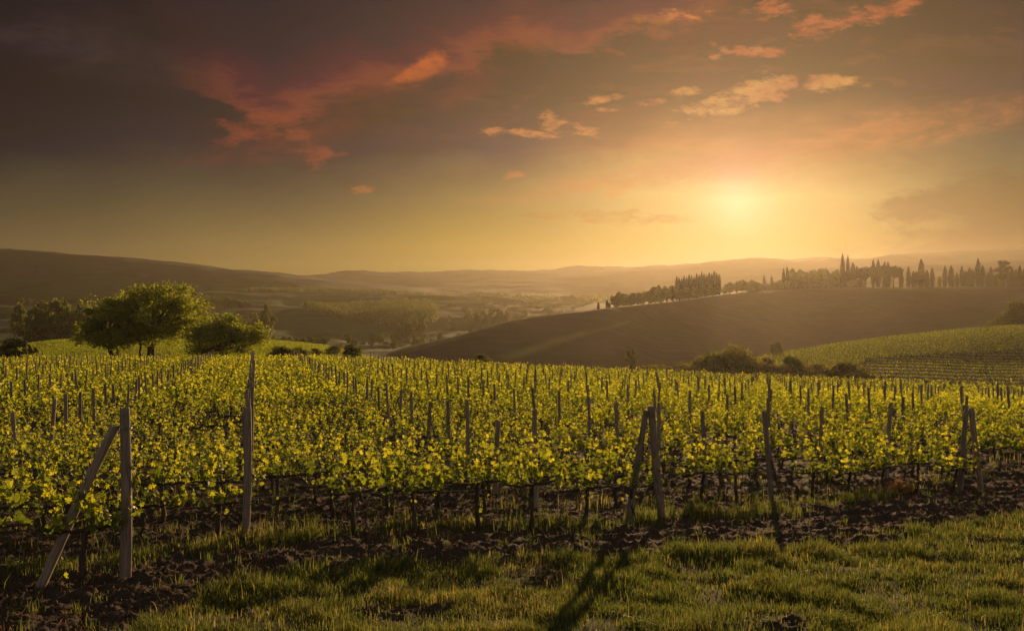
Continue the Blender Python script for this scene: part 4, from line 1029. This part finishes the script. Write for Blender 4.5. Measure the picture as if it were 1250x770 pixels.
for n, (p, t, w) in enumerate([(918, 345, 10), (927, 346, 9), (944, 346, 9), (952, 344, 10), (964, 341, 11), (974, 339, 12), (985, 341, 10), (997, 338, 12), (1008, 340, 11), (1016, 343, 9), (1040, 342, 12), (1050, 340, 13)]):
    woodtree(p, 630 + (n % 3) * 2, t, w, f'low garden tree standing in front of the hilltop houses, {ordn(n + 1)} from the left', 'garden trees before the hilltop houses')
# --- buildings on the hilltop
def house(name, px_, d, wpx, wall_h, depth, roof_h, label, nwin, floors=1, rz=0.0, hip=False):
    x = (px_ - CX) / F * d; z = min(hz1(x - 6, d), hz1(x + 6, d)) - 0.3; w = wpx * d / F
    root = empty(name, (x, d, z), rz); tag(root, label, 'house')
    mb = MB(); a, b, h = w / 2, depth / 2, wall_h
    v = [(-a, -b, 0), (a, -b, 0), (a, b, 0), (-a, b, 0), (-a, -b, h), (a, -b, h), (a, b, h), (-a, b, h), (-a, 0, h + roof_h - .15), (a, 0, h + roof_h - .15)]
    mb.add(v, [np.array([[0, 1, 5, 4], [2, 3, 7, 6]]), np.array([[1, 2, 6, 9, 5], [3, 0, 4, 8, 7]])]); link('wall', mb.mesh('wall', 'plaster'), root)
    e = .45; mb = MB()
    for sgn in (-1, 1):
        q = np.array([(-a - e, sgn * (b + e), h - .18), (a + e, sgn * (b + e), h - .18), (a + e, 0, h + roof_h), (-a - e, 0, h + roof_h)])
        vv2 = np.concatenate([q, q + [0, 0, .22]]); mb.add(vv2, np.array([[0, 1, 2, 3], [7, 6, 5, 4], [0, 4, 5, 1], [1, 5, 6, 2], [2, 6, 7, 3], [3, 7, 4, 0]]))
    rf = link('roof', mb.mesh('roof', 'tile_roof'), root)
    def box(c, s): 
        c, s = np.array(c), np.array(s) / 2; k = np.array([(-1, -1, -1), (1, -1, -1), (1, 1, -1), (-1, 1, -1), (-1, -1, 1), (1, -1, 1), (1, 1, 1), (-1, 1, 1)])
        return c + k * s, np.array([[0, 3, 2, 1], [4, 5, 6, 7], [0, 1, 5, 4], [1, 2, 6, 5], [2, 3, 7, 6], [3, 0, 4, 7]])
    mb = MB(); mb.add(*box((a * .5, b * .2, h + roof_h * .95), (.8, .8, 1.6))); link('chimney', mb.mesh('chimney', 'plaster'), rf)
    for fl in range(floors):
        for i in range(nwin):
            wx0 = -a + (i + .5) * w / nwin
            door = fl == 0 and i == nwin // 2
            mb = MB(); mb.add(*box((wx0, -b - .03, (1.1 if door else 1.9) + fl * 2.9), (1.2, .12, 2.2 if door else 1.3))); link('door' if door else 'window', mb.mesh('window', 'shutter'), root)
    return root
house('farmhouse', 935, 640, 40, 3.6, 9, 2.0, 'long low pale farmhouse under two thin cypresses on the hilltop', 6)
house('villa', 990, 648, 48, 6.8, 12, 2.4, 'large two-storey villa half hidden among the hilltop garden trees', 7, 2)
house('cottage', 1025, 632, 14, 2.4, 6, 1.3, 'small white cottage at the foot of the two tall cypresses', 3)

# ------------------------------------------------------------------ hillside vineyard on the right
P_, S_, C_ = [], [], []; tb = MB()
xr, yr, up = [], [], []
a9 = R(9)
for k in range(45):                      # lower block: rows along the contour
    for s in np.arange(-40, 260, 0.8):
        x = 30 + s * math.cos(a9); y = 128 + 5.0 * k + s * math.sin(a9)
        if 905 < CX + x / y * F < 1330 and y > 140: xr.append(x); yr.append(y); up.append(0)
for k in range(180):                     # upper block: rows running up the slope
    for s in np.arange(0, 180, 1.0):
        x = 30 + 1.7 * k + s * 0.10; y = 135 + s
        if 905 < CX + x / y * F < 1330: xr.append(x); yr.append(y); up.append(1)
xr, yr, up = np.array(xr), np.array(yr), np.array(up)
pp_ = CX + xr / yr * F
lim = np.interp(pp_, [905, 910, 1000, 1100, 1250, 1350], [238, 240, 243, 272, 302, 305])
low = np.interp(pp_, [905, 960, 1050, 1350], [205, 185, 158, 138])
split = np.interp(pp_, [905, 1040, 1060, 1250, 1350], [150, 170, 196, 226, 236])
k_ = (yr < lim + 2) & (yr > low) & ((yr > split + 2) == (up == 1)); xr, yr, up = xr[k_], yr[k_], up[k_]; zr = hz(xr, yr)
n = 14
lx = np.repeat(xr, n) + rng.normal(0, 1, len(xr) * n) * np.repeat(np.where(up == 1, .16, .3), n); ly = np.repeat(yr, n) + rng.normal(0, .16, len(xr) * n); lz = np.repeat(zr, n) + rng.uniform(.3, 1.0, len(xr) * n) * np.repeat(np.where(up == 1, 1.25, 0.5), n)
mb = MB(); P_ = np.stack([lx, ly, lz], 1)
scatter(mb, *QUAD, P_, frames(rng.normal(size=P_.shape) + [0, 0, .4], rng.normal(size=P_.shape)), rng.uniform(.14, .30, len(P_)), np.clip(rng.normal(.42, .25, len(P_)), 0, 1))
print('slope vines', len(xr), len(P_))
hv = tag(link('hillside_vines', mb.mesh('hillside_vines', 'vine_leaf')), 'contour rows of vines on the neighbouring slope', None, None, 'stuff')
mb = MB()
for x, y, z in list(zip(xr, yr, zr))[::4]:
    mb.add(*tube([(x, y, z - .1), (x, y, z + 1.9)], [.05, .045], 4, False))
link('post', mb.mesh('post', 'post_wood'), hv)['kind'] = 'stuff'

# ------------------------------------------------------------------ valley trees
def many(name, group, spots, label):
    for n, (p, d, t, w) in enumerate(spots): woodtree(p, far_(d), t, w, label(n), group, name)
spots = [(22, 520, 372, 18), (34, 470, 385, 26), (42, 450, 376, 24), (55, 455, 370, 26), (66, 450, 368, 28), (80, 455, 368, 28), (93, 450, 371, 26), (104, 445, 374, 24), (48, 435, 388, 26), (70, 430, 384, 30), (92, 430, 386, 28), (112, 440, 380, 26)]
many('broadleaf_tree', 'trees of the dark copse left of the oaks', spots, lambda n: f'tree in the dark copse behind the oaks, {ordn(n + 1)} counted from left')
spots = sorted([(235 + 9.2 * i + rng.normal() * 2, 560 + rng.uniform(-30, 60), 383 - 7 * math.sin(i * .8) + rng.normal() * 2, 15 + rng.uniform(-2, 4)) for i in range(11)])
many('broadleaf_tree', 'trees in the valley right of the oaks', spots, lambda n: f'dark valley tree above the low wide oak, {ordn(n + 1)} from the left')
spots = sorted([(238 + 5.5 * i, 1250 + rng.uniform(-30, 60), 362 + 0.35 * i + rng.normal() * 1.2, 8 + rng.uniform(-1, 3)) for i in range(13)])
many('broadleaf_tree', 'hedgerow trees along the green belt', spots, lambda n: f'small hedgerow tree below the green belt, {ordn(n + 1)} from the left')
spots = sorted([(497, 560, 390, 12), (505, 580, 386, 13), (514, 575, 387, 12), (574, 600, 384, 10), (582, 610, 381, 12), (591, 605, 380, 12), (600, 615, 383, 10), (610, 640, 377, 12), (619, 640, 380, 10), (487, 540, 396, 10)])
many('broadleaf_tree', 'hazy trees behind the ploughed ridge', spots, lambda n: f'hazy round tree beyond the ploughed ridge line, {ordn(n + 1)} from the left')
spots = sorted([(400 + 9 * i + rng.normal() * 3, 430 + rng.uniform(0, 90) + 40 * (i % 3), 410 + 4 * (i % 3) - (i % 4) * 2, 8 + rng.uniform(0, 3)) for i in range(19)])
many('olive_tree', 'olive trees at the foot of the ploughed hill', spots, lambda n: f'small olive tree in the grove left of the ploughed hill, {ordn(n + 1)} from left')
spots = sorted([(325 + 7 * i, 470 + rng.uniform(-15, 25), 411 + rng.normal() * 1.5, 9 + rng.uniform(0, 4)) for i in range(11)])
many('hedge_shrub', 'shrubs of the hedge behind the meadow', spots, lambda n: f'pale shrub in the hedge behind the bright meadow, {ordn(n + 1)} from left')
spots = sorted([(604, 1500, 372, 7), (611, 1500, 370, 8), (618, 1500, 372, 7), (628, 1500, 367, 3), (648, 1700, 366, 10), (658, 1700, 365, 10), (668, 1720, 364, 10), (690, 1700, 361, 11), (700, 1720, 360, 12), (711, 1700, 363, 10), (676, 1760, 365, 10), (720, 1700, 367, 9), (1250, 640, 342, 14)][:12])
many('broadleaf_tree', 'misty trees far across the valley', spots, lambda n: f'misty tree far across the valley below the sun glow, {ordn(n + 1)} from left')
spots = sorted([(26, 1500, 364, 6), (36, 1500, 365, 6), (252, 1900, 353, 5), (243, 1250, 361, 8)])
many('broadleaf_tree', 'lone trees on the left ridges', spots, lambda n: f'lone tree on the far left ridge, {ordn(n + 1)} from left')
spots = sorted([(548 + 7.3 * i + rng.normal() * 4, 700 + 95 * (i * 7 % 9) + rng.uniform(-20, 20), 390 - 2.1 * (i * 7 % 9) + rng.normal() * 1.5 - 5, 9 + rng.uniform(-2, 5)) for i in range(24)])
many('broadleaf_tree', 'trees of the hazy valley hedgerows', spots, lambda n: f'hazy hedgerow tree in the valley behind the ploughed hill, {ordn(n + 1)} from left')
# woodland masses that read as one
def woodland(name, spots, leaf, per, label):
    mb = MB(); g = np.random.default_rng(len(spots))
    for (x, y, h, w) in spots:
        k_ = far_(y) / y; x, y, h, w = x * k_, y * k_, h * k_, w * k_
        z = hz1(x, y); n = int(per * g.uniform(.7, 1.3)); p = g.normal(size=(n, 3)); p /= np.linalg.norm(p, axis=1)[:, None]; p *= g.random((n, 1)) ** .35
        lump = g.uniform(.8, 1.2)
        p = p * [w * .55 * lump, w * .55, h * .5] + [x, y, z + h * .5]
        t0 = g.normal(.45, .15)
        scatter(mb, *HEX, p, frames(g.normal(size=(n, 3)) + [0, 0, .6], g.normal(size=(n, 3))), leaf * k_ * g.uniform(.6, 1.3, n), np.clip(t0 + g.normal(0, .15, n), 0, 1))
    tag(link(name, mb.mesh(name, 'dark_leaf')), label, None, None, 'stuff')
sp_ = []
while len(sp_) < 420:
    p = rng.uniform(372, 532); d = rng.uniform(760, 1380)
    lo = np.interp(p, [372, 400, 470, 532], [1150, 900, 780, 800])
    if d < lo: continue
    sp_.append(((p - CX) / F * d, d, rng.uniform(8, 13), rng.uniform(8, 12)))
woodland('woodland', sp_, 1.3, 110, 'dense wood covering the slope in the middle of the valley')
sp_ = [((p - CX) / F * d, d, rng.uniform(8, 15), rng.uniform(10, 16)) for p, d in zip(rng.uniform(300, 552, 260), rng.uniform(2120, 2320, 260))]
woodland('ridge_woodland', sp_, 2.2, 60, 'line of woods along the distant ridge')
sp_ = [((p - CX) / F * d, d, rng.uniform(8, 14), rng.uniform(10, 16)) for p, d in zip(rng.uniform(560, 800, 300), rng.uniform(1750, 2700, 300))]
woodland('misty_woodland', sp_, 2.4, 50, 'misty woods on the valley floor below the sun')

# ------------------------------------------------------------------ haze
m, out = mat('haze')
v_ = X.nt.nodes.new('ShaderNodeVolumePrincipled')
v_.inputs['Color'].default_value = (*HAZE_C, 1); v_.inputs['Density'].default_value = HAZE_K; v_.inputs['Anisotropy'].default_value = HAZE_G
X.nt.links.new(v_.outputs[0], out.inputs['Volume'])
M['haze'] = m
zmax = max(HAZE_TOP, float(zf.max()) + 2); zmin = float(min(zf.min(), V[:, 2].min())) - 1.5
mb = MB(); a = np.array([(-3200, -45, zmin), (3200, -45, zmin), (3200, 2460, zmin), (-3200, 2460, zmin), (-3200, -45, zmax), (3200, -45, zmax), (3200, 2460, zmax), (-3200, 2460, zmax)], float)
mb.add(a, np.array([[0, 3, 2, 1], [4, 5, 6, 7], [0, 1, 5, 4], [1, 2, 6, 5], [2, 3, 7, 6], [3, 0, 4, 7]]))
print('terrain z', zf.min(), zf.max())
ho = tag(link('haze', mb.mesh('haze', 'haze')), 'golden evening haze filling the valley', None, None, 'stuff')
